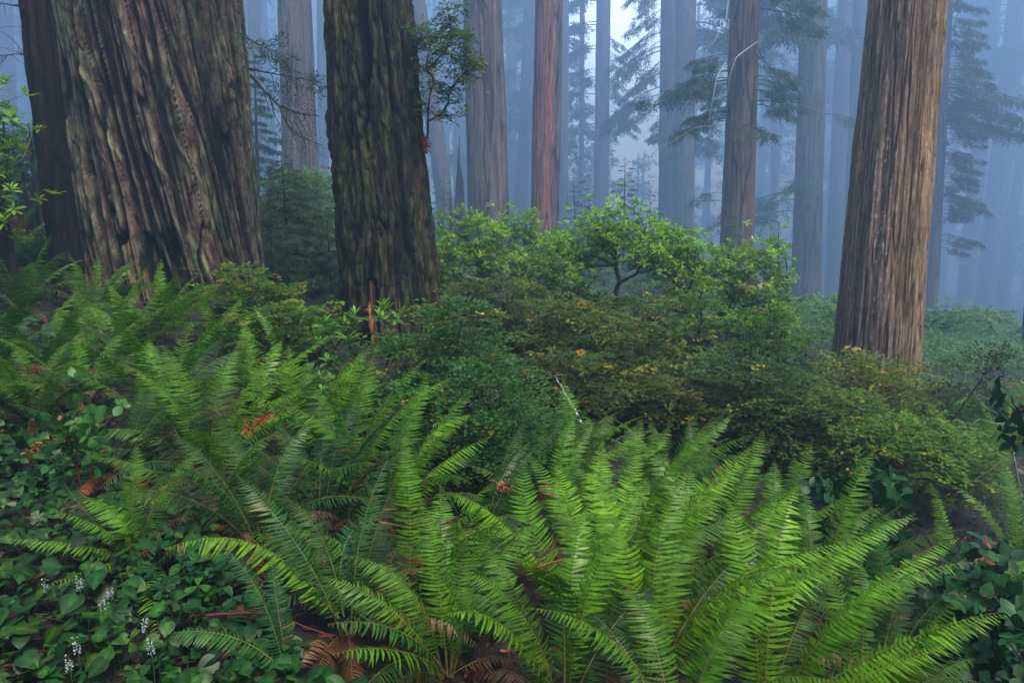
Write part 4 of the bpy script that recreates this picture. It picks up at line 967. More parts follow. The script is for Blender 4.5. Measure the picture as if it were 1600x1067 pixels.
S('rhododendron', 'nearest misty bush at the right foot of the brown striped redwood', 1455, 566, 17.0, 110, 'rhodo', 161, pal=RHF, ntip=70)
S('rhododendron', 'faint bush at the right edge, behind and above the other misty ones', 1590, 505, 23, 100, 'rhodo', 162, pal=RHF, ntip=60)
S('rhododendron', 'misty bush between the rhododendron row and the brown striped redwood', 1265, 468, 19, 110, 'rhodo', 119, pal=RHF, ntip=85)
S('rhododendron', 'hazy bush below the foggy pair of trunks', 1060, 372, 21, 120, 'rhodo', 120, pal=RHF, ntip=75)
S('rhododendron', 'large-leaved rhododendron in front of the mossy trunk, over the ferns', 575, 458, 6.6, 175, 'rhodo', 121, pal=((.03, .09, .02), (.10, .21, .03)), ntip=62, ls=.135, r_tip=.004, fill=.5, hollow=.4, ry=.45)
S('rhododendron', 'bright low rhododendron shoots below the large-leaved rhododendron', 545, 560, 5.9, 110, 'rhodo', 122, pal=((.03, .09, .02), (.10, .21, .03)), ntip=26, ls=.11, fill=.5, ry=.35)
HN = 'huckleberry'
S(HN, 'dark green huckleberry with yellow new shoots right of the large-leaved rhododendron', 700, 472, 6.3, 170, 'huck', 131, pal=((.012, .045, .012), (.045, .11, .018)), tipfrac=.16, tipcol=(.42, .28, .03), ntip=190, ls=.036, ry=.55)
S(HN, 'low glossy huckleberry spreading below the yellow-shooted one', 735, 580, 5.5, 190, 'huck', 132, pal=((.012, .045, .012), (.04, .11, .018)), tipfrac=.08, tipcol=(.45, .28, .03), ntip=210, ls=.034, ry=.6)
S(HN, 'small huckleberry with orange tips at the right foot of the huge redwood', 382, 418, 9.8, 100, 'huck', 133, pal=HU, tipfrac=.6, ntip=110)
S(HN, 'orange-brown huckleberry between the huge redwood and the large-leaved rhododendron', 450, 478, 8.8, 120, 'huck', 134, pal=HU, tipfrac=.45, ntip=130, tipcol=(.3, .09, .03))
S(HN, 'brownish huckleberry right below the foot of the mossy trunk', 770, 440, 9.8, 130, 'huck', 135, pal=((.015, .04, .01), (.065, .10, .014)), tipfrac=.25, ntip=190)
S(HN, 'reddish-brown huckleberry left of the forked rhododendron trunk', 880, 470, 9.4, 150, 'huck', 136, pal=((.015, .03, .008), (.08, .12, .012)), tipfrac=.2, ntip=230, tipcol=(.30, .09, .02))
S(HN, 'tangled rusty huckleberry below the forked rhododendron trunk', 970, 500, 8.8, 170, 'huck', 137, pal=((.012, .032, .008), (.08, .13, .012)), tipfrac=.2, ntip=230, tipcol=(.32, .11, .02))
S(HN, 'dim huckleberry behind the right hand large fern, below the rusty one', 860, 560, 7.6, 150, 'huck', 138, pal=((.015, .03, .01), (.05, .085, .012)), tipfrac=.25, ntip=190)
S(HN, 'pointed orange-tipped huckleberry left of the other pointed one', 1092, 436, 9.2, 120, 'huck', 139, pal=HU, tipfrac=.5, ntip=170, shape='cone', dens=2)
S(HN, 'pointed yellow-green huckleberry in the middle of the right-hand thicket', 1205, 448, 8.8, 190, 'huck', 140, pal=HU, tipfrac=.25, ntip=210, shape='cone')
S(HN, 'wide orange-topped huckleberry in front of the foot of the brown striped redwood', 1345, 556, 8.8, 200, 'huck', 141, pal=((.014, .04, .01), (.10, .14, .014)), tipfrac=.45, ntip=230)
S(HN, 'dark spreading huckleberry filling the middle of the right-hand thicket', 1160, 560, 7.9, 220, 'huck', 142, pal=((.008, .026, .008), (.05, .095, .014)), tipfrac=.10, ntip=220)
S(HN, 'layered green huckleberry under the orange-topped one', 1270, 610, 7.4, 190, 'huck', 143, pal=((.010, .03, .008), (.07, .13, .016)), tipfrac=.12, ntip=190, tipcol=(.30, .2, .03))
S(HN, 'yellow-green huckleberry at the right behind the glossy dark leaves', 1420, 665, 6.6, 210, 'huck', 144, pal=((.008, .034, .006), (.085, .165, .014)), tipfrac=.3, ntip=170, tipcol=(.22, .22, .03))
S(HN, 'gold-tinged huckleberry twigs low left of the right-hand thicket', 1030, 585, 7.6, 120, 'huck', 145, pal=((.02, .03, .008), (.07, .09, .012)), tipfrac=.4, ntip=130, tipcol=(.36, .17, .02))
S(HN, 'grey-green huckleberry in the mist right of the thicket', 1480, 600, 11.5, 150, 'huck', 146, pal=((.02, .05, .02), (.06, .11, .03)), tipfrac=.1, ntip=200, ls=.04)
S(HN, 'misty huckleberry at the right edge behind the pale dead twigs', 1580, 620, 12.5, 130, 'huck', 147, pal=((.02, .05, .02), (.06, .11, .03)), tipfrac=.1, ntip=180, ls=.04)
S(HN, 'small orange-tipped huckleberry left of the foot of the left trunk', 60, 372, 12, 80, 'huck', 148, pal=HU, tipfrac=.3, ntip=90)
S(HN, 'dark huckleberry in the shade left of the pointed ones', 1010, 468, 11, 130, 'huck', 149, pal=((.015, .045, .01), (.06, .12, .016)), tipfrac=.2, ntip=200)
S('salal', 'dark glossy salal with red stems left of the right edge, above the last ferns', 1350, 722, 4.7, 200, 'salal', 151, pal=((.008, .036, .010), (.016, .07, .018)), ntip=40, ls=.095, hollow=.2, ry=.4)
S('salal', 'glossy salal low at the bottom right behind the long bright frond', 1480, 850, 3.7, 190, 'salal', 152, pal=((.008, .036, .010), (.016, .07, .018)), ntip=34, ls=.08, ry=.35)
def edge_twig():
    P0 = at(1640, 668, 3.3); root = empty('salal', P0, 'dark glossy large-leaved twig with a few red leaves entering at the right edge', 'shrub'); rs = np.random.RandomState(153)
    E = np.array([at(a, b_, 3.3 + rs.normal() * .06) - P0 for a, b_ in ((1556, 612), (1562, 632), (1575, 650), (1585, 640), (1566, 672), (1580, 690), (1600, 640), (1605, 700), (1590, 668), (1620, 620), (1620, 690))])
    nodes, par, w_, tips = skeleton(rs, (0, 0, 0), E, seg=.08, up=.05); b = MB(); stems(b, nodes, par, w_, .002, (.12, .06, .02), rs); b.build('stem', M_twig, root)
    f = MB(); P = nodes[tips]; X = unit(P - nodes[par[tips]] + [-.05, 0, 0]); c = np.repeat(np.array([[.010, .045, .022]]), len(P), 0); c[0] = (.35, .07, .02)
    whorls(rs, f, P, X, 4, .075, c, kind='salal', jitter=.5, width=1.0); f.build('foliage', M_gloss, root)
edge_twig()
S('salal', 'small glossy salal at the bottom right corner', 1575, 935, 3.1, 110, 'salal', 154, pal=((.008, .036, .010), (.016, .07, .018)), ntip=18, ls=.08, ry=.3)
S('seedling', 'broad-leaved seedling on pink stems among the ground cover at the left', 130, 632, 4.3, 90, 'salal', 155, fill=.34, pal=((.03, .11, .02), (.05, .15, .025)), ntip=8, ls=.075, r_tip=.0014, stemcol=(.2, .04, .03), ry=.15, shape='column', cat='plant')
twig_tree('branch', 'dark-leaved drooping branch in front of the misty bushes at the right', [gpt(1440, 8.6), at(1500, 640, 8.4), at(1535, 590, 8.3), at(1552, 565, 8.2)], .014, 156, (.05, .035, .025), 34, .5, leafc=((.012, .03, .012), (.05, .07, .015)), nl=10, ls=.035, sag=.15)
twig_tree('dead_branch', 'pale grey dead sapling with arching twigs at the right edge', [gpt(1618, 6.2), at(1600, 800, 6.1), at(1585, 720, 6.1), at(1570, 650, 6.0), at(1545, 600, 6.0)], .013, 157, (.22, .19, .17), 16, .75, sag=.25)
twig_tree('dead_branch', 'pale lichen-spotted stick leaning out of the rusty huckleberry', [at(912, 668, 6.6), at(898, 640, 6.8), at(880, 610, 7.0), at(868, 588, 7.1)], .016, 158, (.38, .33, .30), 2, .2, mat=M_wood)
twig_tree('branch', 'dark branching twig low at the bottom right among the salal', [gpt(1500, 3.5), at(1470, 870, 3.45), at(1440, 830, 3.4), at(1400, 800, 3.4)], .007, 159, (.05, .025, .03), 8, .25)
twig_tree('dead_branch', 'thin red-brown stick lying across the dead fronds at the lower left', [gpt(300, 2.75) + [0, 0, .12], gpt(420, 2.8) + [0, 0, .16], gpt(520, 2.85) + [0, 0, .1], gpt(560, 2.7) + [0, 0, .04]], .006, 160, (.10, .03, .03), 4, .15)

# ================================================================ ferns
F = fern; DG = 'sword ferns in the left field'; RG = 'sword ferns around the big bright fern'
F(35, 8.4, 13, 1.15, 'mid', 'sword fern with two tall upright fronds at the left edge', group=DG, hero=(((42, 520), (40, 448), 8.3, 8.4, 'mid', .24), ((30, 530), (24, 452), 8.2, 8.5, 'mid', .2)))
F(150, 8.8, 12, 1.05, 'mid', 'sword fern below the hollow at the foot of the huge redwood', group=DG, bias=(30, .4), hero=(((150, 500), (182, 446), 8.5, 8.3, 'bright', .2), ((190, 470), (250, 432), 8.4, 8.2, 'mid', .2)))
F(250, 8.6, 13, 1.1, 'bright', 'sword fern with fronds reaching right across the foot of the huge redwood', group=DG, bias=(20, .4), hero=(((270, 500), (342, 448), 8.2, 8.0, 'bright', .22), ((255, 520), (310, 460), 8.0, 7.8, 'mid', .2)))
F(345, 8.4, 11, .95, 'mid', 'sword fern under the orange-tipped huckleberry by the huge redwood', group=DG)
F(15, 10.6, 10, 1.2, 'mid', 'taller sword fern behind the others at the left edge', group=DG)
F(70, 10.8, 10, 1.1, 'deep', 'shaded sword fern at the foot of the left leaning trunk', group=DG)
F(75, 6.5, 14, 1.1, 'mid', 'sword fern above the dead orange frond at the left edge', group=DG, dead=4)
F(-10, 6.2, 10, 1.1, 'deep', 'dark sword fern cut by the left edge, with rusty fronds beneath', group=DG, dead=4)
F(55, 5.5, 12, 1.0, 'mid', 'sword fern at the upper edge of the glossy ground cover, near the left edge', group=DG, dead=3)
F(135, 5.8, 12, 1.0, 'mid', 'sword fern just behind the broad-leaved seedling', group=DG, dead=2)
F(215, 7.3, 12, 1.1, 'bright', 'bright sword fern in the upper middle of the left field', group=DG)
F(165, 6.8, 14, 1.1, 'mid', 'dense dark sword fern in the middle of the left field', group=DG)
F(440, 8.0, 10, .95, 'mid', 'sword fern between the orange huckleberries and the upright fronds', group=DG)
F(255, 5.5, 15, 1.2, 'mid', 'sword fern with one broad wet upright frond in the centre left', group=DG, dead=3, hero=(((268, 610), (300, 498), 5.5, 5.9, 'mid', .26, .12, (0, -.5, 1)), ((330, 600), (400, 520), 5.3, 5.1, 'bright', .2)))
F(330, 4.7, 14, 1.1, 'mid', 'sword fern with long fronds arching right past the red leaves', group=DG, dead=4, hero=(((390, 590), (525, 522), 4.9, 5.2, 'bright', .2), ((380, 680), (500, 610), 4.6, 4.7, 'bright', .2), ((340, 640), (440, 545), 4.8, 5.1, 'mid', .2)))
F(395, 6.0, 12, 1.05, 'mid', 'upright sword fern behind the red-leaved gap', group=DG, hero=(((390, 560), (380, 500), 6.0, 6.4, 'mid', .2),))
F(465, 5.5, 14, 1.15, 'mid', 'sword fern with a tall face-on frond below the large-leaved rhododendron', group=DG, hero=(((458, 620), (452, 540), 5.4, 5.7, 'bright', .24, .12, (0, -.5, 1)), ((520, 620), (575, 548), 5.4, 5.7, 'bright', .24, .2, (0, -.5, 1))))
F(545, 5.0, 12, 1.1, 'mid', 'sword fern sending a bright frond right under the yellow shoots', group=DG, hero=(((590, 640), (705, 590), 4.9, 5.2, 'bright', .2, .6), ((570, 640), (640, 610), 5.0, 5.2, 'mid', .2)))
F(600, 4.3, 12, 1.1, 'mid', 'sword fern with two arching bright fronds left of the big bright fern', group=DG, dead=3, hero=(((650, 660), (735, 648), 4.3, 4.7, 'bright', .2, .5), ((640, 740), (768, 680), 4.2, 4.5, 'bright', .19, .7)))
F(500, 4.1, 12, 1.0, 'wet', 'dark wet sword fern with bluish shine in the lower middle left', group=DG, dead=4, keep=(90, 140))
F(410, 3.7, 12, 1.0, 'deep', 'dark sword fern above the rusty dead fronds', group=DG, dead=7)
F(195, 4.6, 10, .9, 'deep', 'low sword fern behind the seedling in the ground cover', group=DG, dead=4)
F(205, 3.35, 3, .7, 'mid', 'small sword fern with fanned fronds over the white flower spikes', group=DG, dead=1, hero=(((190, 830), (82, 796), 3.3, 3.2, 'mid', .16), ((140, 850), (0, 840), 3.2, 3.2, 'mid', .13), ((215, 800), (110, 772), 3.3, 3.5, 'mid', .15), ((170, 880), (60, 918), 3.2, 3.0, 'mid', .13), ((232, 880), (250, 1000), 3.0, 2.7, 'mid', .17, .15)), lowers=False)
F(330, 3.9, 7, .8, 'mid', 'sword fern with a short bright frond arching left above the dead fronds', group=DG, dead=4, hero=(((270, 770), (200, 782), 3.8, 3.7, 'bright', .15, .5),))
F(545, 3.0, 5, .9, 'deep', 'sword fern with one big frond arching over to the left, lower middle', group=DG, dead=5, keep=(120, 60), hero=(((430, 800), (258, 858), 3.1, 2.9, 'bright', .2, .6), ((480, 860), (395, 828), 3.1, 3.3, 'mid', .18, .5), ((500, 830), (600, 800), 3.2, 3.4, 'wet', .18)))
F(455, 2.55, 3, .6, 'wet', 'low wet fern frond shining white at the bottom left over the ground cover', group=DG, dead=2, keep=(100, 50), hero=(((380, 975), (265, 990), 2.55, 2.5, 'deep', .17, .3),))
F(640, 3.3, 12, 1.0, 'mid', 'arching sword fern just left of the big bright fern', group=DG, dead=3, hero=(((640, 890), (700, 862), 3.2, 3.2, 'bright', .17), ((610, 930), (690, 900), 3.1, 3.1, 'bright', .15)))
F(700, 2.85, 12, .95, 'mid', 'low spreading sword fern at the bottom centre left', group=DG, dead=2, keep=(150, 100), hero=(((640, 960), (512, 975), 2.75, 2.6, 'deep', .19, .3), ((640, 1000), (520, 1020), 2.6, 2.45, 'mid', .2, .3), ((760, 960), (660, 885), 2.8, 2.8, 'mid', .18)))
F(740, 3.9, 12, 1.0, 'deep', 'dark sword fern in the gap below the glossy huckleberry', group=DG, dead=5)
BF = 'big bright sword ferns in the right foreground'
F(945, 3.15, 9, 1.15, 'bright', 'largest bright sword fern, its tall fronds fanned up in the right foreground', group=BF, dead=2, wid=.18, keep=(90, 110), hero=(
    ((900, 830), (868, 728), 3.5, 3.9, 'bright', .20, .15, (0, -.5, 1)), ((930, 800), (940, 690), 3.6, 4.2, 'bright', .20, .15, (0, -.5, 1)),
    ((960, 830), (1000, 700), 3.5, 4.1, 'bright', .20, .15, (0, -.5, 1)), ((985, 830), (1010, 745), 3.3, 3.7, 'mid', .2, .15, (0, -.5, 1)),
    ((800, 790), (694, 768), 3.4, 3.2, 'bright', .19, .6), ((810, 860), (820, 720), 3.3, 3.6, 'mid', .2, .15, (0, -.5, 1)),
    ((860, 860), (800, 880), 2.9, 2.7, 'mid', .2), ((1060, 800), (1170, 700), 3.7, 4.1, 'bright', .24, .15, (0, -.5, 1))))
F(1010, 2.85, 6, 1.2, 'bright', 'bright sword fern whose long fronds sweep up to the right in the foreground', group=BF, dead=1, wid=.18, keep=(60, 80), hero=(
    ((1130, 860), (1255, 758), 3.1, 3.5, 'bright', .22, .3), ((1110, 890), (1340, 845), 2.9, 3.1, 'bright', .18, .35), ((1060, 840), (1080, 730), 3.1, 3.5, 'mid', .22, .15, (0, -.5, 1)),
    ((1180, 930), (1432, 802), 2.9, 3.3, 'bright', .21, .4)))
F(1190, 2.75, 6, 1.15, 'bright', 'bright sword fern with long low fronds at the lower right', group=BF, dead=1, wid=.18, keep=(40, 80), hero=(
    ((1320, 920), (1492, 838), 2.9, 3.2, 'bright', .19, .4), ((1380, 990), (1570, 955), 2.6, 2.7, 'bright', .20, .4), ((1290, 960), (1400, 900), 2.7, 2.8, 'mid', .18, .4), ((1330, 1060), (1480, 1010), 2.4, 2.5, 'bright', .2, .3)))
F(880, 2.65, 9, .95, 'mid', 'dark-stemmed sword fern drooping at the bottom centre', group=BF, dead=1, keep=(150, 120), hero=(((800, 940), (700, 960), 2.6, 2.5, 'mid', .2, .3), ((890, 880), (850, 900), 2.8, 2.6, 'deep', .22, .2)))
F(1060, 2.45, 8, .85, 'mid', 'sword fern at the bottom edge between the two largest bright ferns', group=BF, dead=1, keep=(70, 110))
F(1330, 2.6, 8, .9, 'mid', 'sword fern cut by the bottom edge at the lower right', group=BF, dead=1, keep=(60, 110))
F(1105, 4.0, 10, 1.1, 'bright', 'bright sword fern behind the sweeping fronds', group=RG)
F(860, 4.6, 13, 1.05, 'mid', 'sword fern just behind the left side of the largest bright fern', group=RG)
F(985, 4.9, 14, 1.1, 'mid', 'sword fern behind the middle of the largest bright fern', group=RG, hero=(((975, 720), (1000, 655), 5.0, 5.4, 'mid', .2),))
F(900, 5.7, 12, 1.0, 'mid', 'sword fern at the foot of the pale leaning stick', group=RG)
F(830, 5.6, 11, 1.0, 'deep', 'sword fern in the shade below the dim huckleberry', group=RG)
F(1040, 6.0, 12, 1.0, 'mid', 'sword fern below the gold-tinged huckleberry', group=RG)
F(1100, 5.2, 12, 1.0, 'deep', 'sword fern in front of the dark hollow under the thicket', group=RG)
F(1200, 4.7, 13, 1.0, 'mid', 'sword fern with short fronds under the right-hand thicket', group=RG)
F(1270, 3.9, 12, 1.0, 'mid', 'sword fern left of the glossy salal', group=RG)
F(1390, 3.3, 9, .8, 'deep', 'small dark sword fern beneath the salal at the lower right', group=RG)
F(1500, 4.3, 11, .8, 'mid', 'small sword fern at the right beyond the long bright frond', group=RG)
F(1560, 3.3, 9, .75, 'deep', 'small dark sword fern near the bottom right corner', group=RG)
F(1680, 4.6, 12, 1.0, 'mid', 'sword fern just past the right edge beneath the glossy twig', group=RG, dead=2)
F(1590, 5.4, 10, .9, 'mid', 'sword fern under the pale dead sapling at the right edge', group=RG, dead=4)
MG = 'misty sword ferns at the right'
F(1500, 7.2, 12, 1.1, 'mid', 'misty sword fern right of the yellow-green huckleberry', group=MG)
F(1560, 8.6, 12, 1.1, 'mid', 'misty sword fern behind the pale dead sapling', group=MG)
F(1480, 9.6, 11, 1.1, 'mid', 'misty sword fern beside the foot of the brown striped redwood', group=MG)
F(1600, 10.5, 10, 1.1, 'mid', 'farthest misty sword fern at the right edge', group=MG)
F(60, 13.5, 9, 1.1, 'mid', 'hazy sword fern between the two left trunks', group=DG)

# ================================================================ ground cover
def heart_tpl():
    """glossy heart-shaped leaf with folded, curved blade"""
    k = 9; t = np.linspace(0, 1, k); half = np.interp(t, [0, .1, .3, .55, .8, 1], [.20, .44, .50, .40, .2, 0]); back = np.interp(t, [0, .1, .3, 1], [-.16, -.05, 0, 0])
    x = t; V = []; 
    for i in range(k):
        z0 = -.22 * t[i] ** 2
        V += [(x[i] + back[i], half[i], z0 + .09 * half[i] * 2 - .22 * (half[i]) ** 2), (x[i] + back[i] * .5, half[i] * .5, z0 + .05), (x[i], 0, z0), (x[i] + back[i] * .5, -half[i] * .5, z0 + .05), (x[i] + back[i], -half[i], z0 + .09 * half[i] * 2 - .22 * half[i] ** 2)]
    F = [(i * 5 + j, i * 5 + j + 1, (i + 1) * 5 + j + 1, (i + 1) * 5 + j) for i in range(k - 1) for j in range(4)]
    return np.array(V), np.array(F)[:, ::-1].copy()
def clover_tpl():
    V = [(0, 0, 0)]; F = []
    for q in range(3):
        a = q * 2.094; n0 = len(V)
        for (r, s) in ((.35, .5), (.75, .42), (1.0, .24), (.9, 0), (1.0, -.24), (.75, -.42), (.35, -.5)):
            th = a + s; V.append((math.cos(th) * r, math.sin(th) * r, .06 * abs(s) * 2 - .08 * r))
        F += [(0, n0, n0 + 1, n0 + 2), (0, n0 + 2, n0 + 3, n0 + 4), (0, n0 + 4, n0 + 5, n0 + 6)]
    return np.array(V, float), np.array(F)
def scatter_poly(rs, n, x0, x1, y0, y1, f):
    out = []
    while len(out) < n:
        p = rs.rand(4 * n, 2) * [x1 - x0, y1 - y0] + [x0, y0]; m = f(p[:, 0], p[:, 1]) > rs.rand(len(p)); out += list(p[m])
    return np.array(out[:n])
def cover():
    rs = np.random.RandomState(200); b = MB(); hv, hf = heart_tpl(); cv, cf = clover_tpl()
    def dens(x, y):
        px = 800 + x / (y * cp + 1.65 * sp) * FPX
        lim = np.interp(y, [2.2, 3.2, 4.4, 6.0, 8.5], [600, 360, 210, 150, 90]); return (1 - sstep(-60, 60, px - lim + 30 * np.sin(y * 5))) * (.75 + .25 * sstep(.35, .5, vnoise(np.stack([x * 1.6, y * 1.6, x * 0], 1)))) * np.where(y < 6.5, 1, .5)
    P = scatter_poly(rs, 8000, -6.5, .6, 1.5, 8.5, dens); n = len(P); z = ground(P[:, 0], P[:, 1]) + .06 + .12 * rs.rand(n) * np.where(P[:, 1] < 4, 1, .6)
    Q = np.stack([P[:, 0], P[:, 1], z], 1); az = rs.rand(n) * 6.28; tilt = -.1 - .35 * rs.rand(n)
    X = np.stack([np.cos(az), np.sin(az), tilt], 1); Nn = np.array([0, -.25, 1.]) + rs.normal(size=(n, 3)) * .28
    s = .035 + .045 * rs.rand(n); c = np.array([.008, .048, .006]) * (.4 + .8 * rs.rand(n, 1)) + np.array([.02, .03, 0]) * rs.rand(n, 1) ** 3
    ish = rs.rand(n) < .74; M = frames(X, Nn) * s[:, None, None]
    rib_ = np.ones(len(hv)); rib_[2::5] = 1.7; rib_[0::5] = .8; rib_[4::5] = .8; b.inst(hv, hf, M[ish] * 1.15, Q[ish], c[ish][:, None] * rib_[None, :, None]); b.inst(cv, cf, M[~ish] * .75, Q[~ish], c[~ish] * [1.1, 1.1, 1.3])
    G = Q.copy(); G[:, 2] = ground(P[:, 0], P[:, 1]) - .01; b.tubes(G + rs.normal(size=(n, 3)) * .015, Q, .002, .0015, (.03, .07, .015), 3)
    o = b.build('ground_cover', M_gloss); tag(o, 'glossy heart-shaped leaves carpeting the ground at the lower left', 'ground cover', kind='stuff')
    # second ground cover under shrubs and ferns everywhere in the near slope
    b = MB(); P = scatter_poly(rs, 9000, -9, 11, 2, 15, lambda x, y: (np.abs(x) < y * .85 + 1) * (.3 + .7 * vnoise(np.stack([x, y, x * 0], 1)))); n = len(P)
    z = ground(P[:, 0], P[:, 1]) + .03 + .22 * rs.rand(n) ** 1.5; Q = np.stack([P[:, 0], P[:, 1], z], 1)
    X = rs.normal(size=(n, 3)) * [1, 1, .4]; Nn = np.array([0, -.1, 1.]) + rs.normal(size=(n, 3)) * .45
    c = np.array([.010, .04, .008]) * (.5 + 1.2 * rs.rand(n, 1)); add_leaves(b, 'oval', X, Nn, Q, .035 + .05 * rs.rand(n), c, 1.1)
    o = b.build('undergrowth', M_leaf); tag(o, 'small dark leaves of low undergrowth between the ferns and bushes', 'undergrowth', kind='stuff')
cover()
def litter():
    rs = np.random.RandomState(201); b = MB(); n = 16000
    y = 1.3 + 13 * rs.rand(n) ** 1.5; x = (rs.rand(n) * 2 - 1) * (y * .85 + .8); z = ground(x, y) + .01 + .07 * rs.rand(n) ** 2
    P = np.stack([x, y, z], 1); c = np.array([[.07, .03, .011]]) * (.3 + 1.3 * rs.rand(n, 1)); r = rs.rand(n) < .10; c[r] = np.array([.20, .055, .014]) * (.6 + .7 * rs.rand(r.sum(), 1))
    add_leaves(b, 'dia', rs.normal(size=(n, 3)) * [1, 1, .25], rs.normal(size=(n, 3)) * .4 + [0, 0, 1], P, .03 + .05 * rs.rand(n), c, .7)
    m = 2600; y = 1.3 + 8 * rs.rand(m); x = (rs.rand(m) * 2 - 1) * (y * .8 + .8); A = np.stack([x, y, ground(x, y) + .01 + .05 * rs.rand(m)], 1); dd = rs.normal(size=(m, 3)) * [.12, .12, .02]
    b.tubes(A, A + dd, .003, .002, np.array([[.08, .035, .02]]) * (.5 + rs.rand(m, 1)), 3)
    o = b.build('leaf_litter', M_dead); tag(o, 'brown leaf litter and fine twigs on the forest floor', 'leaf litter', kind='stuff')
litter()
# small red and orange leaves between the ferns: fallen dead pinnae
def red_leaves():
    rs = np.random.RandomState(202)
    for (name, label, px, py, d, n, r, c) in (('red_leaves', 'cluster of bright red and orange dying leaves left of the upright ferns', 402, 660, 4.6, 46, .10, (.38, .045, .012)),
                                     ('dead_frond', 'crumpled orange dead fern frond at the left edge above the ground cover', 52, 700, 4.6, 40, .10, (.26, .07, .012)),
                                     ('dead_frond', 'curled orange dead frond left of the largest bright fern', 790, 760, 4.0, 30, .08, (.30, .08, .03)),
                                     ('dead_frond', 'orange and gold dead frond lying inside the largest bright fern', 850, 882, 2.75, 12, .07, (.26, .10, .02))):
        p0 = at(px, py, d); root = empty(name, p0, label, 'dead leaves'); b = MB(); k = 8; ax = unit(rs.normal(size=(1, 3)) * [1, .4, .5])[0]; t = np.linspace(-1, 1, k)
        L = ax * (r * t)[:, None] + rs.normal(size=(k, 3)) * r * .05; b.polyline(L, .003, (.25, .08, .03), 4); b.build('stem', M_twig, root)
        b = MB(); tt = rs.rand(n) * 2 - 1; P = ax * (r * tt)[:, None]; add_leaves(b, 'rhodo', rs.normal(size=(n, 3)) * [1, .6, 1] - [0, 0, .5], rdir(rs, n), P, .03 + .025 * rs.rand(n), np.array([c]) * (.5 + .8 * rs.rand(n, 1)), .9); b.build('leaflets', M_dead, root)
red_leaves()
def flower_spikes():
    rs = np.random.RandomState(203)
    where = (('leftmost short', 69, 918, 3.05), ('tall', 122, 915, 3.0), ('upper right', 171, 935, 2.95), ('taller of the middle pair', 158, 950, 2.85), ('short spike under the drooping frond tip', 225, 980, 2.8), ('', 234, 1014, 2.6), ('', 106, 1040, 2.55), ('', 118, 1010, 2.65))
    labs = ['short white flower spike, leftmost of the row over the glossy leaves', 'tall white flower spike second from the left above the glossy leaves', 'slim white flower spike leaning beside the tallest one',
            'tallest white flower spike in the middle of the glossy leaves', 'white flower spike beside the tip of the drooping frond', 'white flower spike below the drooping frond tip', 'lowest white flower spike at the bottom edge', 'tiny white flower spike half hidden above the lowest one']
    for (nm, px, py, d), lab in zip(where, labs):
        d -= .22; top = at(px, py - 16, d); g = top.copy(); g[2] = float(ground(top[0], top[1])); H = top[2] - g[2]
        root = empty('flower_spike', g, lab, 'flower', 'white flower spikes over the ground cover')
        b = MB(); b.polyline(np.array([(0, 0, 0), (.004, 0, H * .5), (0, 0, H)]), .0022, (.05, .11, .03), 5); b.build('stem', M_leaf, root)
        n = 26; t = rs.rand(n); h = .062; a = rs.rand(n) * 6.28; P = np.stack([np.cos(a) * .007, np.sin(a) * .007, H - h * t], 1); X = np.stack([np.cos(a), np.sin(a), .3 + 0 * a], 1)
        f = MB()
        for q in range(2): add_leaves(f, 'dia', X + rs.normal(size=X.shape) * .6, rdir(rs, n), P, np.full(n, .008), np.full((n, 3), .5), 1.1)
        f.build('blossoms', M_petal, root)
flower_spikes()

# ================================================================ far masses
def far_undergrowth():
    rs = np.random.RandomState(210); b = MB(); n = 420; y = 15 + 190 * rs.rand(n) ** 1.7; x = (rs.rand(n) * 2 - 1) * (y * .82 + 6)
    nl = 1500; sz = (1.2 + .9 * rs.rand(n)) * (1 + y / 80); hh = .45 + .35 * rs.rand(n) + .004 * y
    C0 = np.stack([x, y, ground(x, y)], 1); Uc = rs.normal(size=(n, 70, 3)); U = Uc[np.arange(n)[:, None], rs.randint(0, 70, (n, nl))]; U = U / np.linalg.norm(U, axis=2, keepdims=True) + rs.normal(size=(n, nl, 3)) * [.10, .10, .06]; U = U * (.7 + .3 * vnoise(np.round(U * 3).reshape(-1, 3)).reshape(n, nl, 1)); U[..., 2] = np.abs(U[..., 2])
    lump = .75 + .5 * vnoise((U * 2.2).reshape(-1, 3) + np.repeat(np.arange(n), nl)[:, None] * 3.3).reshape(n, nl, 1)
    P = (C0[:, None] + U * lump * np.stack([sz * 1.3, sz * 1.3, hh], 1)[:, None]).reshape(-1, 3); m = len(P)
    X = rs.normal(size=(m, 3)) * [1, 1, .4]; Nn = rs.normal(size=(m, 3)) * .5 + [0, -.1, 1]
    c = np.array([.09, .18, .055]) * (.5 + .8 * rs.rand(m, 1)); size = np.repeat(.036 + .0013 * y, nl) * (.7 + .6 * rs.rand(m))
    add_leaves(b, 'dia', X, Nn, P, size, c, 1.0); o = b.build('far_undergrowth', M_leaf); tag(o, 'misty undergrowth covering the slope behind the trunks', 'undergrowth', kind='stuff')
far_undergrowth()
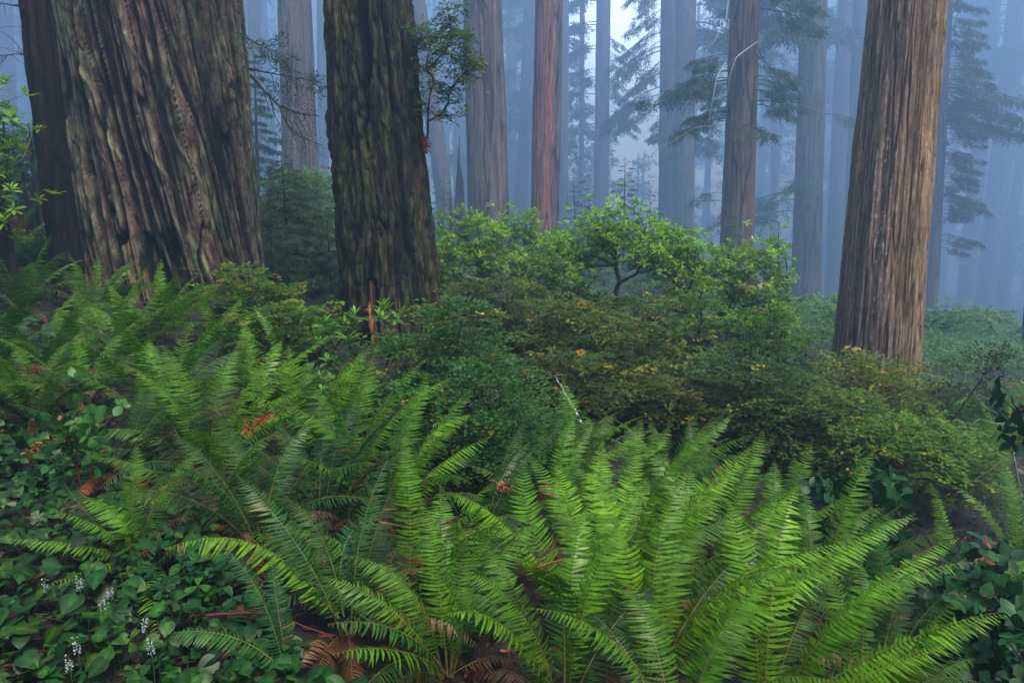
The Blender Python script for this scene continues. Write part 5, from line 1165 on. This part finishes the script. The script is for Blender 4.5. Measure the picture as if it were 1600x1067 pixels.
def far_wood():
    """the wood far off in the fog, which reads as one mass; open in the line of the bright gap"""
    rs = np.random.RandomState(211); b = MB(); k = 0
    tb = []
    for i in range(95):
        y = 190 + 115 * rs.rand(); x = (rs.rand() * 2 - 1) * (y * .8 + 8); px = 800 + x / y * FPX
        gapc = abs(px - 968)
        if gapc < 75 and rs.rand() < .3: continue
        z = float(ground(x, y)); H = 84 + 14 * rs.rand(); r = .9 + 1.3 * rs.rand(); lean = 0
        if gapc < 75: H = at(px, 150 + 110 * rs.rand() + 30 * (1 - gapc / 75), y)[2] - z; r = .5
        lean = rs.normal() * .6
        zz = np.linspace(-1, H, 8)[:, None] * [[0, 0, 1]] + np.array([x, y, z]) + np.linspace(0, 1, 8)[:, None] * [[lean, 0, 0]]
        b.polyline(zz, np.linspace(r, r * .35, 8), (.14, .10, .09), 10, 0)
        n = 55 if gapc >= 75 else 30; t = .12 + .85 * rs.rand(n); az = rs.rand(n) * 6.28; L = (5.5 + 4 * rs.rand(n)) * (1.15 - t * (.6 if gapc >= 75 else 1.0)); P = np.array([x, y, z]) + np.stack([lean * t, 0 * t, H * t], 1)
        D = np.stack([np.cos(az), np.sin(az), -.25 + 0 * az], 1); b.tubes(P, P + D * L[:, None], .07, .02, (.1, .08, .07), 3, 0)
        q = 7; u = (np.arange(q) + .8) / q; A = (P[:, None] + (D * L[:, None])[:, None] * u[None, :, None]).reshape(-1, 3); X = np.repeat(D, q, 0) + rs.normal(size=(n * q, 3)) * .8
        spray(rs, b, A, X, rs.normal(size=A.shape) * .4 + [0, 0, 1], 2.4, 9, 1.1, lambda rs, n_, q_, tq, pos: np.array([.02, .05, .02]) + np.array([.03, .05, .015]) * rs.rand(n_, q_, 1), m=1, width=.8)
    o = b.build('far_wood', [M_twig, M_needle]); tag(o, 'distant redwoods fading into the blue fog', 'woodland', kind='stuff')
far_wood()

# ---------------------------------------------------------------- haze: one closed box of even air
def build_haze():
    x0, x1, y0, y1, z0, z1 = -236, 236, -16, 340, -60, 118
    V = [(x, y, z) for z in (z0, z1) for y in (y0, y1) for x in (x0, x1)]
    F = [(0, 2, 3, 1), (4, 5, 7, 6), (0, 1, 5, 4), (2, 6, 7, 3), (0, 4, 6, 2), (1, 3, 7, 5)]
    m = bpy.data.materials.new('haze_air'); m.use_nodes = True; t = m.node_tree; t.nodes.clear()
    out = t.nodes.new('ShaderNodeOutputMaterial'); v = t.nodes.new('ShaderNodeVolumePrincipled')
    v.inputs['Color'].default_value = (*HAZE_COL, 1); v.inputs['Density'].default_value = HAZE_DENSITY; v.inputs['Anisotropy'].default_value = HAZE_G
    t.links.new(v.outputs[0], out.inputs['Volume'])
    me = bpy.data.meshes.new('haze'); me.from_pydata(V, [], F); me.materials.append(m)
    o = bpy.data.objects.new('haze', me); C.objects.link(o); tag(o, kind='stuff')
build_haze()
